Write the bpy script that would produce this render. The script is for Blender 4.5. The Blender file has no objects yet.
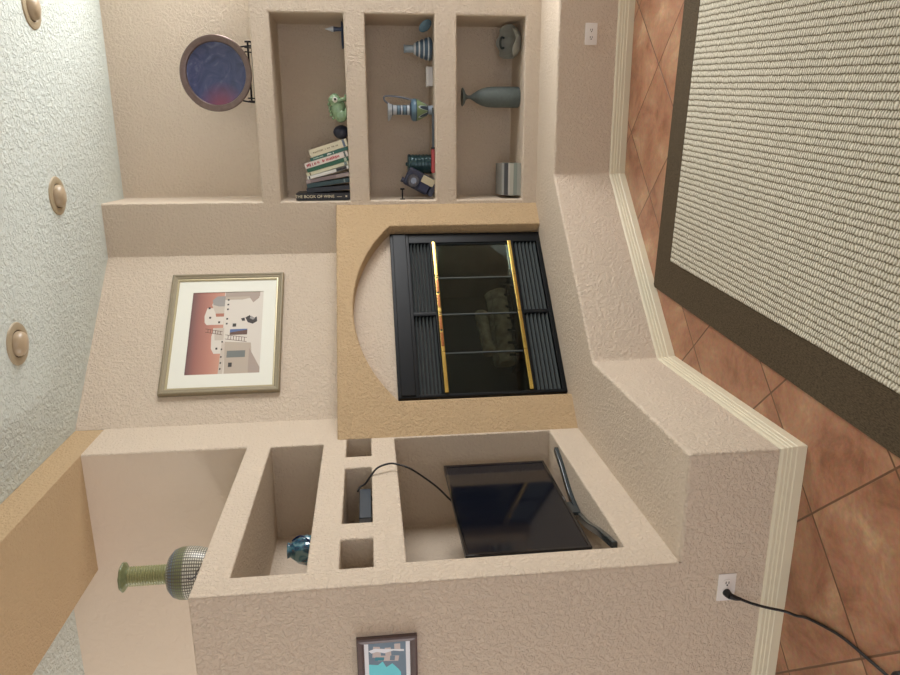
import bpy, bmesh, math, random
from mathutils import Vector, Matrix
random.seed(7)
C = bpy.context.scene.collection
PI = math.pi
S = 2 ** -.5

# ------------------------------------------------------------------ measured room (metres)
B0 = 0.818            # the diagonal fireplace wall meets the side walls at (0,-B0) and (B0,0)
SD = 0.2156           # the tan surround stands proud of the diagonal wall
HB = 0.43             # hearth bench height
DA, BB, DC, YD = 0.4215, 0.6494, 0.4335, -2.4075
H, HS, UT, SL = 3.1416, 2.989, 2.180, 1.7228
OPY, XS = -1.154, -0.6535
NL, NR = 1.148, 2.242
LEDGE, DR = 2.178, 0.4245
N1T, N1B, N2T, N2B, N3T, N3B = 2.063, 1.632, 1.5056, 1.087, 0.950, 0.525

# ------------------------------------------------------------------ helpers
def s2l(c):
    return tuple(((v / 12.92) if v <= .04045 else ((v + .055) / 1.055) ** 2.4) for v in c)
def rgb(r, g, b):
    return s2l((r / 255, g / 255, b / 255)) + (1,)

def newmat(name):
    m = bpy.data.materials.new(name); m.use_nodes = True
    nt = m.node_tree
    return m, nt, nt.nodes['Principled BSDF']
def simple(name, col, rough=.5, metal=0., bump=0., scale=60., vary=0., coat=0., spec=.5, rvar=0.):
    m, nt, p = newmat(name)
    p.inputs['Base Color'].default_value = col
    p.inputs['Roughness'].default_value = rough
    p.inputs['Metallic'].default_value = metal
    p.inputs['Coat Weight'].default_value = coat
    p.inputs['Specular IOR Level'].default_value = spec
    tc = nt.nodes.new('ShaderNodeTexCoord')
    nz = nt.nodes.new('ShaderNodeTexNoise'); nz.inputs['Scale'].default_value = scale; nz.inputs['Detail'].default_value = 4
    nt.links.new(tc.outputs['Object'], nz.inputs['Vector'])
    if vary:
        mx = nt.nodes.new('ShaderNodeMix'); mx.data_type = 'RGBA'
        mx.inputs['A'].default_value = tuple(v * (1 - vary) for v in col[:3]) + (1,)
        mx.inputs['B'].default_value = tuple(min(1, v * (1 + vary)) for v in col[:3]) + (1,)
        nt.links.new(nz.outputs['Fac'], mx.inputs['Factor'])
        nt.links.new(mx.outputs['Result'], p.inputs['Base Color'])
    if rvar:
        mr = nt.nodes.new('ShaderNodeMapRange')
        mr.inputs['To Min'].default_value = max(0, rough - rvar); mr.inputs['To Max'].default_value = rough + rvar
        nt.links.new(nz.outputs['Fac'], mr.inputs['Value']); nt.links.new(mr.outputs['Result'], p.inputs['Roughness'])
    if bump:
        b = nt.nodes.new('ShaderNodeBump'); b.inputs['Strength'].default_value = bump; b.inputs['Distance'].default_value = .003
        nt.links.new(nz.outputs['Fac'], b.inputs['Height']); nt.links.new(b.outputs['Normal'], p.inputs['Normal'])
    return m

def plaster(name, col, scale=34, strength=.5, dist=.006, rough=.75, vary=.03):
    """troweled orange-peel plaster: flattened blobs over a fine grain"""
    m, nt, p = newmat(name)
    N, L = nt.nodes, nt.links
    p.inputs['Roughness'].default_value = rough
    p.inputs['Specular IOR Level'].default_value = .25
    tc = N.new('ShaderNodeTexCoord')
    n1 = N.new('ShaderNodeTexNoise'); n1.inputs['Scale'].default_value = scale; n1.inputs['Detail'].default_value = 3.5
    n1.inputs['Roughness'].default_value = .55; n1.inputs['Distortion'].default_value = .6
    n2 = N.new('ShaderNodeTexNoise'); n2.inputs['Scale'].default_value = scale * 3.1; n2.inputs['Detail'].default_value = 3
    n3 = N.new('ShaderNodeTexNoise'); n3.inputs['Scale'].default_value = 2.2; n3.inputs['Detail'].default_value = 3
    for n in (n1, n2, n3): L.new(tc.outputs['Object'], n.inputs['Vector'])
    cr = N.new('ShaderNodeValToRGB'); cr.color_ramp.elements[0].position = .44; cr.color_ramp.elements[1].position = .6
    L.new(n1.outputs['Fac'], cr.inputs['Fac'])
    ad = N.new('ShaderNodeMath'); ad.operation = 'MULTIPLY_ADD'; ad.inputs[1].default_value = .8
    L.new(n2.outputs['Fac'], ad.inputs[0]); L.new(cr.outputs['Color'], ad.inputs[2])
    b = N.new('ShaderNodeBump'); b.inputs['Strength'].default_value = strength; b.inputs['Distance'].default_value = dist
    L.new(ad.outputs['Value'], b.inputs['Height']); L.new(b.outputs['Normal'], p.inputs['Normal'])
    mx = N.new('ShaderNodeMix'); mx.data_type = 'RGBA'
    mx.inputs['A'].default_value = tuple(v * (1 - vary) for v in col[:3]) + (1,)
    mx.inputs['B'].default_value = tuple(min(1, v * (1 + vary)) for v in col[:3]) + (1,)
    L.new(n3.outputs['Fac'], mx.inputs['Factor']); L.new(mx.outputs['Result'], p.inputs['Base Color'])
    return m

def finish(o, bevel=0., segs=3, smooth=False, angle=35):
    me = o.data
    if bevel:
        md = o.modifiers.new('bevel', 'BEVEL'); md.width = bevel; md.segments = segs
        md.limit_method = 'ANGLE'; md.angle_limit = math.radians(angle)
        for p in me.polygons: p.use_smooth = True
        w = o.modifiers.new('normals', 'WEIGHTED_NORMAL'); w.keep_sharp = True
    elif smooth:
        for p in me.polygons: p.use_smooth = True
        try: me.set_sharp_from_angle(angle=math.radians(angle))
        except Exception: pass
def obj(name, bm, mat, parent=None, bevel=0., segs=3, smooth=False, angle=35, label=None, recalc=True):
    if recalc: bmesh.ops.recalc_face_normals(bm, faces=bm.faces[:])
    me = bpy.data.meshes.new(name); bm.to_mesh(me); bm.free()
    o = bpy.data.objects.new(name, me); C.objects.link(o)
    mats = mat if isinstance(mat, (list, tuple)) else [mat]
    for m in mats: me.materials.append(m)
    if parent is not None: o.parent = parent
    if label: o['label'] = label
    finish(o, bevel, segs, smooth, angle)
    return o
def thing(name, label, cat, loc=(0, 0, 0), rot=(0, 0, 0), group=None):
    o = bpy.data.objects.new(name, None); C.objects.link(o)
    o.empty_display_size = .05
    o.location = loc; o.rotation_euler = rot
    o['label'] = label; o['category'] = cat
    if group: o['group'] = group
    return o
def tag(o, label, cat, group=None):
    o['label'] = label; o['category'] = cat
    if group: o['group'] = group
    return o
def struct(name, bm, mat, **k):
    o = obj(name, bm, mat, **k); o['kind'] = 'structure'; return o

def box(bm, a, b, mi=0):
    x0, y0, z0 = a; x1, y1, z1 = b
    v = [bm.verts.new(p) for p in ((x0,y0,z0),(x1,y0,z0),(x1,y1,z0),(x0,y1,z0),(x0,y0,z1),(x1,y0,z1),(x1,y1,z1),(x0,y1,z1))]
    fs = [bm.faces.new([v[i] for i in f]) for f in ((3,2,1,0),(4,5,6,7),(0,1,5,4),(1,2,6,5),(2,3,7,6),(3,0,4,7))]
    for f in fs: f.material_index = mi
    return v
def bx(a, b):
    bm = bmesh.new(); box(bm, a, b); return bm
def poly(bm, pts, mi=0):
    f = bm.faces.new([bm.verts.new(p) for p in pts]); f.material_index = mi; return f
def lathe(prof, segs=40, cx=0, cy=0, bm=None, cap=True, wob=None):
    bm = bm or bmesh.new()
    rings = []
    for r, z in prof:
        rings.append([bm.verts.new((cx + r * math.cos(2*PI*i/segs) * (wob(i/segs, z) if wob else 1),
                                    cy + r * math.sin(2*PI*i/segs) * (wob(i/segs, z) if wob else 1), z)) for i in range(segs)])
    for a, b in zip(rings, rings[1:]):
        for i in range(segs):
            bm.faces.new((a[i], a[(i+1) % segs], b[(i+1) % segs], b[i]))
    if cap:
        bm.faces.new(rings[0][::-1]); bm.faces.new(rings[-1])
    return bm
def smooth_pts(pts, n=8):
    P = [Vector(p) for p in pts]
    P = [2*P[0]-P[1]] + P + [2*P[-1]-P[-2]]
    out = []
    for i in range(1, len(P)-2):
        for k in range(n):
            t = k / n
            a, b, c, d = P[i-1], P[i], P[i+1], P[i+2]
            out.append(.5*((2*b)+(c-a)*t+(2*a-5*b+4*c-d)*t*t+(3*b-a-3*c+d)*t**3))
    out.append(P[-2]); return out
def tube(pts, r, segs=10, bm=None, rad=None):
    bm = bm or bmesh.new()
    P = [Vector(p) for p in pts]
    t0 = (P[1]-P[0]).normalized()
    up = Vector((0,0,1)) if abs(t0.z) < .9 else Vector((1,0,0))
    u = t0.cross(up).normalized()
    rings = []
    for i, p in enumerate(P):
        t = (P[min(i+1, len(P)-1)] - P[max(i-1, 0)]).normalized()
        u = (u - t * u.dot(t)).normalized(); w = t.cross(u)
        rr = rad(i/(len(P)-1)) if rad else r
        rings.append([bm.verts.new(p + (u*math.cos(2*PI*k/segs) + w*math.sin(2*PI*k/segs))*rr) for k in range(segs)])
    for a, b in zip(rings, rings[1:]):
        for i in range(segs):
            bm.faces.new((a[i], a[(i+1) % segs], b[(i+1) % segs], b[i]))
    bm.faces.new(rings[0][::-1]); bm.faces.new(rings[-1])
    return bm
def ball(c, r, bm=None, seg=20, rings=12, rot=None):
    bm = bm or bmesh.new()
    m = Matrix.Translation(c)
    if rot is not None: m = m @ rot.to_4x4()
    rr = r if isinstance(r, (tuple, list)) else (r, r, r)
    m = m @ Matrix.Diagonal((*rr, 1))
    bmesh.ops.create_uvsphere(bm, u_segments=seg, v_segments=rings, radius=1, matrix=m)
    return bm
def cyl(a, b, r0, r1=None, segs=24, bm=None):
    r1 = r0 if r1 is None else r1
    a, b = Vector(a), Vector(b)
    return tube([a, a + (b-a)*.5, b], r0, segs, bm, rad=lambda t: r0 + (r1-r0)*t)
def text_mesh(txt, size, mat, name, parent, loc, rot, squash=1., depth=.0006, label=None):
    cu = bpy.data.curves.new(name, 'FONT'); cu.body = txt; cu.size = size; cu.extrude = depth
    cu.align_x = 'CENTER'; cu.align_y = 'CENTER'
    tmp = bpy.data.objects.new('tmp_text', cu); C.objects.link(tmp)
    me = bpy.data.meshes.new_from_object(tmp.evaluated_get(bpy.context.evaluated_depsgraph_get()))
    bpy.data.objects.remove(tmp); bpy.data.curves.remove(cu)
    o = bpy.data.objects.new(name, me); C.objects.link(o); me.name = name
    me.materials.clear(); me.materials.append(mat)
    o.parent = parent; o.location = loc; o.rotation_euler = rot; o.scale = (squash, 1, 1)
    if label: o['label'] = label
    return o

# ------------------------------------------------------------------ materials
M = {}
PAINT = rgb(214, 198, 178)
M['wall'] = plaster('painted_plaster', PAINT, 62, .7, .005)
M['wall_soft'] = plaster('painted_plaster_far', PAINT, 34, .22, .004)
M['tan'] = plaster('tan_plaster', rgb(196, 169, 132), 62, .65, .006)
M['ceil'] = plaster('ceiling_texture', rgb(208, 214, 206), 40, .7, .007, .85)
M['black_metal'] = simple('black_metal', rgb(14, 17, 20), .4, 0, .05, 200, spec=.22)
M['slat'] = simple('slat_metal', rgb(80, 86, 86), .6, 0, spec=.5)
M['brass'] = simple('polished_brass', rgb(222, 194, 112), .22, 1., vary=.08, scale=30)
M['copper'] = simple('copper_brass', rgb(170, 112, 74), .25, 1.)
M['black_plastic'] = simple('black_plastic', rgb(20, 21, 23), .35)
M['gloss_black'] = simple('gloss_black', rgb(10, 12, 18), .06, coat=.5)
M['dark_gloss'] = simple('dark_gloss_stand', rgb(44, 54, 58), .2, coat=.6)
M['rubber'] = simple('black_rubber', rgb(24, 23, 24), .5)
M['trim'] = simple('cream_trim_paint', rgb(222, 214, 188), .4, bump=.04, scale=30, vary=.02)
M['outlet'] = simple('white_outlet_plastic', rgb(236, 232, 226), .35)
M['slot'] = simple('dark_slot', rgb(30, 28, 27), .6)
M['lightring'] = simple('beige_light_trim', rgb(166, 150, 122), .45)
M['eyeball'] = simple('beige_light_shade', rgb(176, 156, 128), .35)
M['iron'] = simple('wrought_iron', rgb(28, 28, 34), .45, .6)
M['frame'] = simple('champagne_frame', rgb(142, 131, 106), .48, .12, .15, 60, vary=.1)
M['frame_lip'] = simple('pale_gold_lip', rgb(196, 184, 150), .4, .3)
M['mat_board'] = simple('mat_board', rgb(232, 232, 220), .8)
M['dark_frame'] = simple('grey_brown_frame', rgb(98, 82, 80), .5, 0, .3, 90, vary=.2)

def ramp_mat(name, coord, axis, stops, rough=.35, bump=0, bscale=80, interp='CONSTANT', extra=None, metal=0, coat=0):
    """a colour that changes along one axis of the thing itself (glaze bands, a gradient print)"""
    m, nt, p = newmat(name); N, L = nt.nodes, nt.links
    tc = N.new('ShaderNodeTexCoord'); sp = N.new('ShaderNodeSeparateXYZ'); L.new(tc.outputs[coord], sp.inputs[0])
    lo, hi = stops[0][0], stops[-1][0]
    mr = N.new('ShaderNodeMapRange'); mr.inputs['From Min'].default_value = lo; mr.inputs['From Max'].default_value = hi
    L.new(sp.outputs[axis], mr.inputs['Value'])
    cr = N.new('ShaderNodeValToRGB'); cr.color_ramp.interpolation = interp
    e = cr.color_ramp.elements
    while len(e) > 1: e.remove(e[-1])
    e[0].position = 0; e[0].color = stops[0][1]
    for z, c in stops[1:]:
        k = e.new(min(1, (z - lo) / (hi - lo))); k.color = c
    L.new(mr.outputs['Result'], cr.inputs['Fac'])
    p.inputs['Roughness'].default_value = rough; p.inputs['Metallic'].default_value = metal; p.inputs['Coat Weight'].default_value = coat
    out = cr.outputs['Color']
    if extra: out = extra(nt, tc, sp, out)
    L.new(out, p.inputs['Base Color'])
    if bump:
        nz = N.new('ShaderNodeTexNoise'); nz.inputs['Scale'].default_value = bscale; L.new(tc.outputs['Object'], nz.inputs['Vector'])
        b = N.new('ShaderNodeBump'); b.inputs['Strength'].default_value = bump; b.inputs['Distance'].default_value = .003
        L.new(nz.outputs['Fac'], b.inputs['Height']); L.new(b.outputs['Normal'], p.inputs['Normal'])
    return m

# terracotta tiles laid on the diagonal
def tile_mat():
    m, nt, p = newmat('terracotta_tile'); N, L = nt.nodes, nt.links
    tc = N.new('ShaderNodeTexCoord')
    mp = N.new('ShaderNodeMapping'); mp.vector_type = 'TEXTURE'
    mp.inputs['Rotation'].default_value = (0, 0, PI/4)
    L.new(tc.outputs['Object'], mp.inputs['Vector'])
    # in this turned frame a=(x+y)/sqrt2 and b=(y-x)/sqrt2 run along the joints
    sp = N.new('ShaderNodeSeparateXYZ'); L.new(mp.outputs['Vector'], sp.inputs[0])
    T = .4705
    def cell(sock, off):
        a = N.new('ShaderNodeMath'); a.operation = 'ADD'; a.inputs[1].default_value = off + 40*T; L.new(sock, a.inputs[0])
        d = N.new('ShaderNodeMath'); d.operation = 'DIVIDE'; d.inputs[1].default_value = T; L.new(a.outputs[0], d.inputs[0])
        f = N.new('ShaderNodeMath'); f.operation = 'FRACT'; L.new(d.outputs[0], f.inputs[0])
        fl = N.new('ShaderNodeMath'); fl.operation = 'FLOOR'; L.new(d.outputs[0], fl.inputs[0])
        h = N.new('ShaderNodeMath'); h.operation = 'SUBTRACT'; h.inputs[1].default_value = .5; L.new(f.outputs[0], h.inputs[0])
        ab = N.new('ShaderNodeMath'); ab.operation = 'ABSOLUTE'; L.new(h.outputs[0], ab.inputs[0])
        return ab.outputs[0], fl.outputs[0]
    ea, fa = cell(sp.outputs['X'], -.2735)
    eb, fb = cell(sp.outputs['Y'], 1.454)
    mxm = N.new('ShaderNodeMath'); mxm.operation = 'MAXIMUM'; L.new(ea, mxm.inputs[0]); L.new(eb, mxm.inputs[1])
    gr = N.new('ShaderNodeMapRange'); gr.inputs['From Min'].default_value = .4905; gr.inputs['From Max'].default_value = .4935
    L.new(mxm.outputs[0], gr.inputs['Value'])
    cb = N.new('ShaderNodeCombineXYZ'); L.new(fa, cb.inputs[0]); L.new(fb, cb.inputs[1])
    wn = N.new('ShaderNodeTexWhiteNoise'); wn.noise_dimensions = '2D'; L.new(cb.outputs[0], wn.inputs['Vector'])
    va = N.new('ShaderNodeVectorMath'); va.operation = 'MULTIPLY_ADD'; va.inputs[1].default_value = (7, 5, 3)
    L.new(wn.outputs['Color'], va.inputs[0]); L.new(tc.outputs['Object'], va.inputs[2])
    n1 = N.new('ShaderNodeTexNoise'); n1.inputs['Scale'].default_value = 4.; n1.inputs['Detail'].default_value = 8; n1.inputs['Roughness'].default_value = .66; n1.inputs['Distortion'].default_value = .5
    L.new(va.outputs[0], n1.inputs['Vector'])
    cr = N.new('ShaderNodeValToRGB'); e = cr.color_ramp.elements
    e[0].position = .36; e[0].color = rgb(134, 88, 62)
    e[1].position = .70; e[1].color = rgb(188, 152, 118)
    k = e.new(.47); k.color = rgb(160, 112, 84)
    k = e.new(.57); k.color = rgb(168, 126, 96)
    L.new(n1.outputs['Fac'], cr.inputs['Fac'])
    n2 = N.new('ShaderNodeTexNoise'); n2.inputs['Scale'].default_value = 60; n2.inputs['Detail'].default_value = 4; L.new(va.outputs[0], n2.inputs['Vector'])
    ov = N.new('ShaderNodeMix'); ov.data_type = 'RGBA'; ov.blend_type = 'OVERLAY'; ov.inputs['Factor'].default_value = .3
    L.new(cr.outputs['Color'], ov.inputs['A']); L.new(n2.outputs['Color'], ov.inputs['B'])
    hs = N.new('ShaderNodeHueSaturation'); hs.inputs['Saturation'].default_value = 1.0
    vm = N.new('ShaderNodeMapRange'); vm.inputs['To Min'].default_value = .9; vm.inputs['To Max'].default_value = 1.08
    L.new(wn.outputs['Value'], vm.inputs['Value']); L.new(vm.outputs['Result'], hs.inputs['Value']); L.new(ov.outputs['Result'], hs.inputs['Color'])
    mx = N.new('ShaderNodeMix'); mx.data_type = 'RGBA'; mx.inputs['B'].default_value = rgb(104, 72, 48)
    L.new(gr.outputs['Result'], mx.inputs['Factor']); L.new(hs.outputs['Color'], mx.inputs['A'])
    L.new(mx.outputs['Result'], p.inputs['Base Color'])
    rr = N.new('ShaderNodeMapRange'); rr.inputs['To Min'].default_value = .3; rr.inputs['To Max'].default_value = .5
    L.new(n1.outputs['Fac'], rr.inputs['Value']); L.new(rr.outputs['Result'], p.inputs['Roughness'])
    hgt = N.new('ShaderNodeMath'); hgt.operation = 'MULTIPLY_ADD'; hgt.inputs[1].default_value = -1.2
    n3 = N.new('ShaderNodeMath'); n3.operation = 'MULTIPLY'; n3.inputs[1].default_value = .25; L.new(n2.outputs['Fac'], n3.inputs[0])
    L.new(gr.outputs['Result'], hgt.inputs[0]); L.new(n3.outputs[0], hgt.inputs[2])
    b = N.new('ShaderNodeBump'); b.inputs['Strength'].default_value = .5; b.inputs['Distance'].default_value = .003
    L.new(hgt.outputs[0], b.inputs['Height']); L.new(b.outputs['Normal'], p.inputs['Normal'])
    return m
M['tile'] = tile_mat()

# ------------------------------------------------------------------ room shell
def grid_shell(us, vs, holes, absent, fmap):
    """a wall face in (u,v) cut by rectangular recesses: holes = (u0,u1,v0,v1,depth,open_sides)"""
    us = sorted(set(round(u, 5) for u in us)); vs = sorted(set(round(v, 5) for v in vs))
    bm = bmesh.new(); cache = {}
    def V(u, v, d):
        k = (round(u, 5), round(v, 5), round(d, 5))
        if k not in cache: cache[k] = bm.verts.new(fmap(u, v, d))
        return cache[k]
    def depth(u, v):
        for a in absent:
            if a[0] < u < a[1] and a[2] < v < a[3]: return None
        for h in holes:
            if h[0] < u < h[1] and h[2] < v < h[3]: return h[4]
        return 0.
    D = {}
    nu, nv = len(us)-1, len(vs)-1
    for i in range(nu):
        for j in range(nv):
            D[i, j] = depth((us[i]+us[i+1])/2, (vs[j]+vs[j+1])/2)
    for (i, j), d in D.items():
        if d is None: continue
        u0, u1, v0, v1 = us[i], us[i+1], vs[j], vs[j+1]
        bm.faces.new((V(u0,v0,d), V(u1,v0,d), V(u1,v1,d), V(u0,v1,d)))
        for di, dj, e in ((1,0,((u1,v0),(u1,v1))), (0,1,((u0,v1),(u1,v1)))):
            n = D.get((i+di, j+dj))
            if n is None or n == d: continue
            (a, b), (c, f) = e
            bm.faces.new((V(a,b,d), V(c,f,d), V(c,f,n), V(a,b,n)))
    return bm, V

END_X = 2.75                                            # niche wall and bench stop here, unseen, to let window light past
RIGHT_X, HALL_X, FRONT_Y = 3.4, -4.6, -7.6
# floor and ceiling
bm = bmesh.new(); poly(bm, [(HALL_X, FRONT_Y, 0), (RIGHT_X, FRONT_Y, 0), (RIGHT_X, 1.4, 0), (HALL_X, 1.4, 0)])
struct('floor', bm, M['tile'])
bm = bx((HALL_X, FRONT_Y, H), (RIGHT_X, 1.4, H + .1))
struct('ceiling', bm, M['ceil'])

# right wall with three recesses and an open ledge above them
holes = [(NL, NR, N1B, N1T, .40), (NL, NR, N2B, N2T, .40), (NL, NR, N3B, N3T, .40), (NL, END_X, LEDGE, H, DR)]
bm, V = grid_shell([B0, NL, NR, END_X], [HB, N3B, N3T, N2B, N2T, N1B, N1T, LEDGE, H], holes, [],
                   lambda u, v, d: (u, d, v))
struct('wall_right', bm, M['wall'], bevel=.011, segs=3)

# left wall: the tall alcove unit, its niches, the plant ledge on top and the front face
CT, CB = 2.058, 1.7925
ST, SB = 1.673, 1.5486
TT, TB = 1.4263, .5917
uh = [(-2.300, -1.167, CB, CT, .52), (-2.277, -1.133, TB, TT, .527), (-1.3345, -1.120, SB, ST, .40),
      (-1.973, -1.461, SB, ST, .40), (-2.2924, -2.0963, SB, ST, .40)]
ys = [YD, OPY, -B0] + [h[0] for h in uh] + [h[1] for h in uh]
zs = [HB, UT] + [h[2] for h in uh] + [h[3] for h in uh]
bm, V = grid_shell(ys, zs, uh, [], lambda u, v, d: (-d, u, v))
def strip(bm, V, path, back):
    """skirt the edge path (u,v) of the face back to depth `back`"""
    for (a, b), (c, d) in zip(path, path[1:]):
        bm.faces.new((V(a,b,0), V(c,d,0), V(c,d,back), V(a,b,back)))
yss = sorted(set(round(y, 5) for y in ys)); zss = sorted(set(round(z, 5) for z in zs))
strip(bm, V, [(YD, z) for z in zss if z <= UT + 1e-6], -XS)                        # front face
strip(bm, V, [(y, UT) for y in yss if y <= OPY + 1e-6], -XS)                        # ledge on top
bd = -XS
bm.faces.new([V(YD, z, bd) for z in zss if z <= UT + 1e-6] + [V(y, UT, bd) for y in yss if YD + 1e-6 < y <= OPY + 1e-6] + [bm.verts.new((XS, OPY, HB))])
struct('wall_left', bm, M['wall'], bevel=.012, segs=3)
bm = bmesh.new()                                                                   # pier beside the opening above the ledge
pv = [bm.verts.new(p) for p in ((0, -B0, UT), (0, OPY, UT), (XS, OPY, UT), (0, -B0, HS), (0, OPY, HS), (XS, OPY, HS))]
bm.faces.new((pv[0], pv[1], pv[4], pv[3])); bm.faces.new((pv[1], pv[2], pv[5], pv[4])).material_index = 1
struct('wall_left_pier', bm, [M['wall'], M['wall_soft']], bevel=.012, segs=3)
# foot of the unit, flush under its front face
bm = bmesh.new()
poly(bm, [(XS, YD, 0), (0, YD, 0), (0, YD, HB), (XS, YD, HB)])
poly(bm, [(XS, YD, 0), (XS, OPY, 0), (XS, OPY, HB), (XS, YD, HB)])
poly(bm, [(XS, YD, HB), (0, YD, HB), (0, OPY, HB), (XS, OPY, HB)])
struct('wall_left_foot', bm, M['wall'])

# diagonal chimney wall above the surround
bm = bmesh.new()
poly(bm, [(0, -B0, SL - .25), (B0, 0, SL - .25), (B0, 0, H), (0, -B0, H)])
struct('wall_center', bm, M['wall'])
# far wall seen through the opening, and the tan beam over it
bm = bmesh.new(); poly(bm, [(HALL_X, OPY, 0), (XS, OPY, 0), (XS, OPY, H), (HALL_X, OPY, H)])
struct('wall_far', bm, M['wall_soft'])
struct('beam', bx((XS, FRONT_Y, HS), (0, -B0, H)), M['tan'], bevel=.004, segs=2)
# the niche wall's end and the wall behind it, unseen, shaped to admit window light
bm = bmesh.new(); poly(bm, [(END_X, 0, 0), (END_X, 1.3, 0), (END_X, 1.3, LEDGE), (END_X, 0, LEDGE)]); poly(bm, [(END_X, DR, LEDGE), (END_X, 1.3, LEDGE), (END_X, 1.3, H), (END_X, DR, H)]); poly(bm, [(END_X, 1.3, 0), (RIGHT_X, 1.3, 0), (RIGHT_X, 1.3, H), (END_X, 1.3, H)])
struct('wall_return_unseen', bm, M['wall_soft'])
# rest of the room, out of the picture: walls with window openings
def wall_with_window(name, wname, axis, at, a0, a1, w0, w1, z0, z1):
    f = (lambda u, v: (at, u, v)) if axis == 'x' else (lambda u, v: (u, at, v))
    bm = bmesh.new()
    for (p, q, r, s) in ((a0, w0, 0, H), (w1, a1, 0, H), (w0, w1, 0, z0), (w0, w1, z1, H)):
        poly(bm, [f(p, r), f(q, r), f(q, s), f(p, s)])
    struct(name, bm, M['wall_soft'])
    bm = bmesh.new()
    t = .05
    sgn = 1 if at > 0 else -1
    def bar(p, q, r, s):
        a = f(p, r); b = f(q, s)
        if axis == 'x': box(bm, (at - .03, p, r), (at + .03, q, s))
        else: box(bm, (p, at - .03, r), (q, at + .03, s))
    bar(w0, w0 + t, z0, z1); bar(w1 - t, w1, z0, z1); bar(w0, w1, z0, z0 + t); bar(w0, w1, z1 - t, z1); bar((w0+w1)/2 - t/2, (w0+w1)/2 + t/2, z0, z1)
    struct(wname, bm, M['trim'])
WR = (-1.25, 1.1, .8, 2.65)
WF = (-.4, 3.4, .5, 2.5)
WH = (-6.6, -2.0, .3, 2.4)
wall_with_window('wall_window_side', 'window_1', 'x', RIGHT_X, FRONT_Y, 1.3, *WR)
wall_with_window('wall_front', 'window_2', 'y', FRONT_Y, HALL_X, RIGHT_X, *WF)
wall_with_window('wall_hall', 'window_3', 'x', HALL_X, FRONT_Y, .5, *WH)

# hearth bench that runs in front of all three walls
abx = 2**.5 * (BB + B0 * S) - DA          # on the line y = x - (B0 + BB*sqrt2)
kB = B0 + BB * 2**.5
pAB = (kB - DA, -DA); pBC = (DC, DC - kB); pCD = (DC, YD)
kS = B0 + SD * 2**.5
plan = [(END_X, -DA), pAB, pBC, pCD, (0, YD), (0, -B0), (B0, 0), (END_X, 0)]
bm = bmesh.new()
# the strip under the surround too, so the bench top closes on the walls
top = [bm.verts.new((x, y, HB)) for x, y in plan]; bot = [bm.verts.new((x, y, 0)) for x, y in plan]
bm.faces.new(top)
for i in (7, 0, 1, 2, 3):
    bm.faces.new((bot[i], bot[(i+1) % 8], top[(i+1) % 8], top[i]))
hb = obj('hearth_bench', bm, M['wall'], bevel=.014, segs=3)
tag(hb, 'raised beige plaster hearth bench running below the niches, fireplace and television alcove', 'hearth')

# baseboards: a ridged profile mitred round the bench
prof = [(0, 0), (.016, 0), (.016, .034), (.0135, .038), (.0135, .052), (.0105, .055), (.0105, .066), (.0075, .069), (.0075, .081), (.004, .0885), (0, .0905)]
path = [(END_X, -DA), pAB, pBC, pCD, (XS, YD)]
def off(path, i, d):
    P = [Vector(p) for p in path]
    def nrm(a, b):
        t = (b - a).normalized(); return Vector((-t.y, t.x)) * -1 if False else Vector((-t.y, t.x))
    ns = []
    if i > 0: ns.append(nrm(P[i-1], P[i]))
    if i < len(P)-1: ns.append(nrm(P[i], P[i+1]))
    if len(ns) == 1: return P[i] + ns[0]*d
    n = ns[0] + ns[1]; n *= 2 / n.dot(n)
    return P[i] + n*d
for i, nm in enumerate(('baseboard_right', 'baseboard_center', 'baseboard_left', 'baseboard_front')):
    bm = bmesh.new()
    ends = []
    for j in (i, i+1):
        ends.append([bm.verts.new((*off(path, j, d), z)) for d, z in prof])
    for k in range(len(prof)-1):
        bm.faces.new((ends[0][k], ends[1][k], ends[1][k+1], ends[0][k+1]))
    struct(nm, bm, M['trim'])

# ------------------------------------------------------------------ fireplace (local: x along the wall, -y out of it, z from the bench top)
fp = thing('fireplace', 'black gas fireplace with brass strips set in an arched tan plaster surround', 'fireplace', (0, -B0, HB), (0, 0, PI/4))
JL, JR, SPR, APX = -.005, 1.196, .962, 1.198
hc = (JR - JL) / 2; rise = APX - SPR; R = (hc*hc + rise*rise) / (2*rise); mid = (JL + JR) / 2
arc = []
a0 = math.asin(hc / R)
for i in range(29):
    a = a0 - 2*a0*i/28
    arc.append((mid + R*math.sin(a), APX - R + R*math.cos(a)))
TL, TR = -SD + .0005, B0/S + SD - .0005
TOP = SL - HB
BACK = .122
bm = bmesh.new()
front = [(TL, 0), (TL, TOP), (TR, TOP), (TR, 0), (JR, 0)] + arc + [(JL, 0)]
fv = [bm.verts.new((x, -SD, z)) for x, z in front]
bm.faces.new(fv)
inner = [fv[4]] + fv[5:5+len(arc)] + [fv[-1]]
bv = [bm.verts.new((v.co.x, -BACK, v.co.z)) for v in inner]
for i in range(len(inner)-1):
    bm.faces.new((inner[i], inner[i+1], bv[i+1], bv[i]))
t1, t2 = bm.verts.new((0.0005, 0, TOP)), bm.verts.new((B0/S - .0005, 0, TOP))
bm.faces.new((fv[1], fv[2], t2, t1))
obj('surround', bm, M['tan'], fp, bevel=.009, segs=3, angle=50, label='tan plaster surround with an arched opening')
# recessed panel inside the arch, cut out for the firebox
IL, IR, IT = .033, 1.178, .962
bm = bmesh.new()
pts = [(IL+.02, 0), (JL, 0)] + [(x, z) for x, z in arc[::-1]] + [(JR, 0), (IR-.02, 0), (IR-.02, IT-.02), (IL+.02, IT-.02)]
poly(bm, [(x, -BACK, z) for x, z in pts])
obj('arch_panel', bm, M['wall'], fp, label='beige plaster panel inside the arch')

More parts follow.
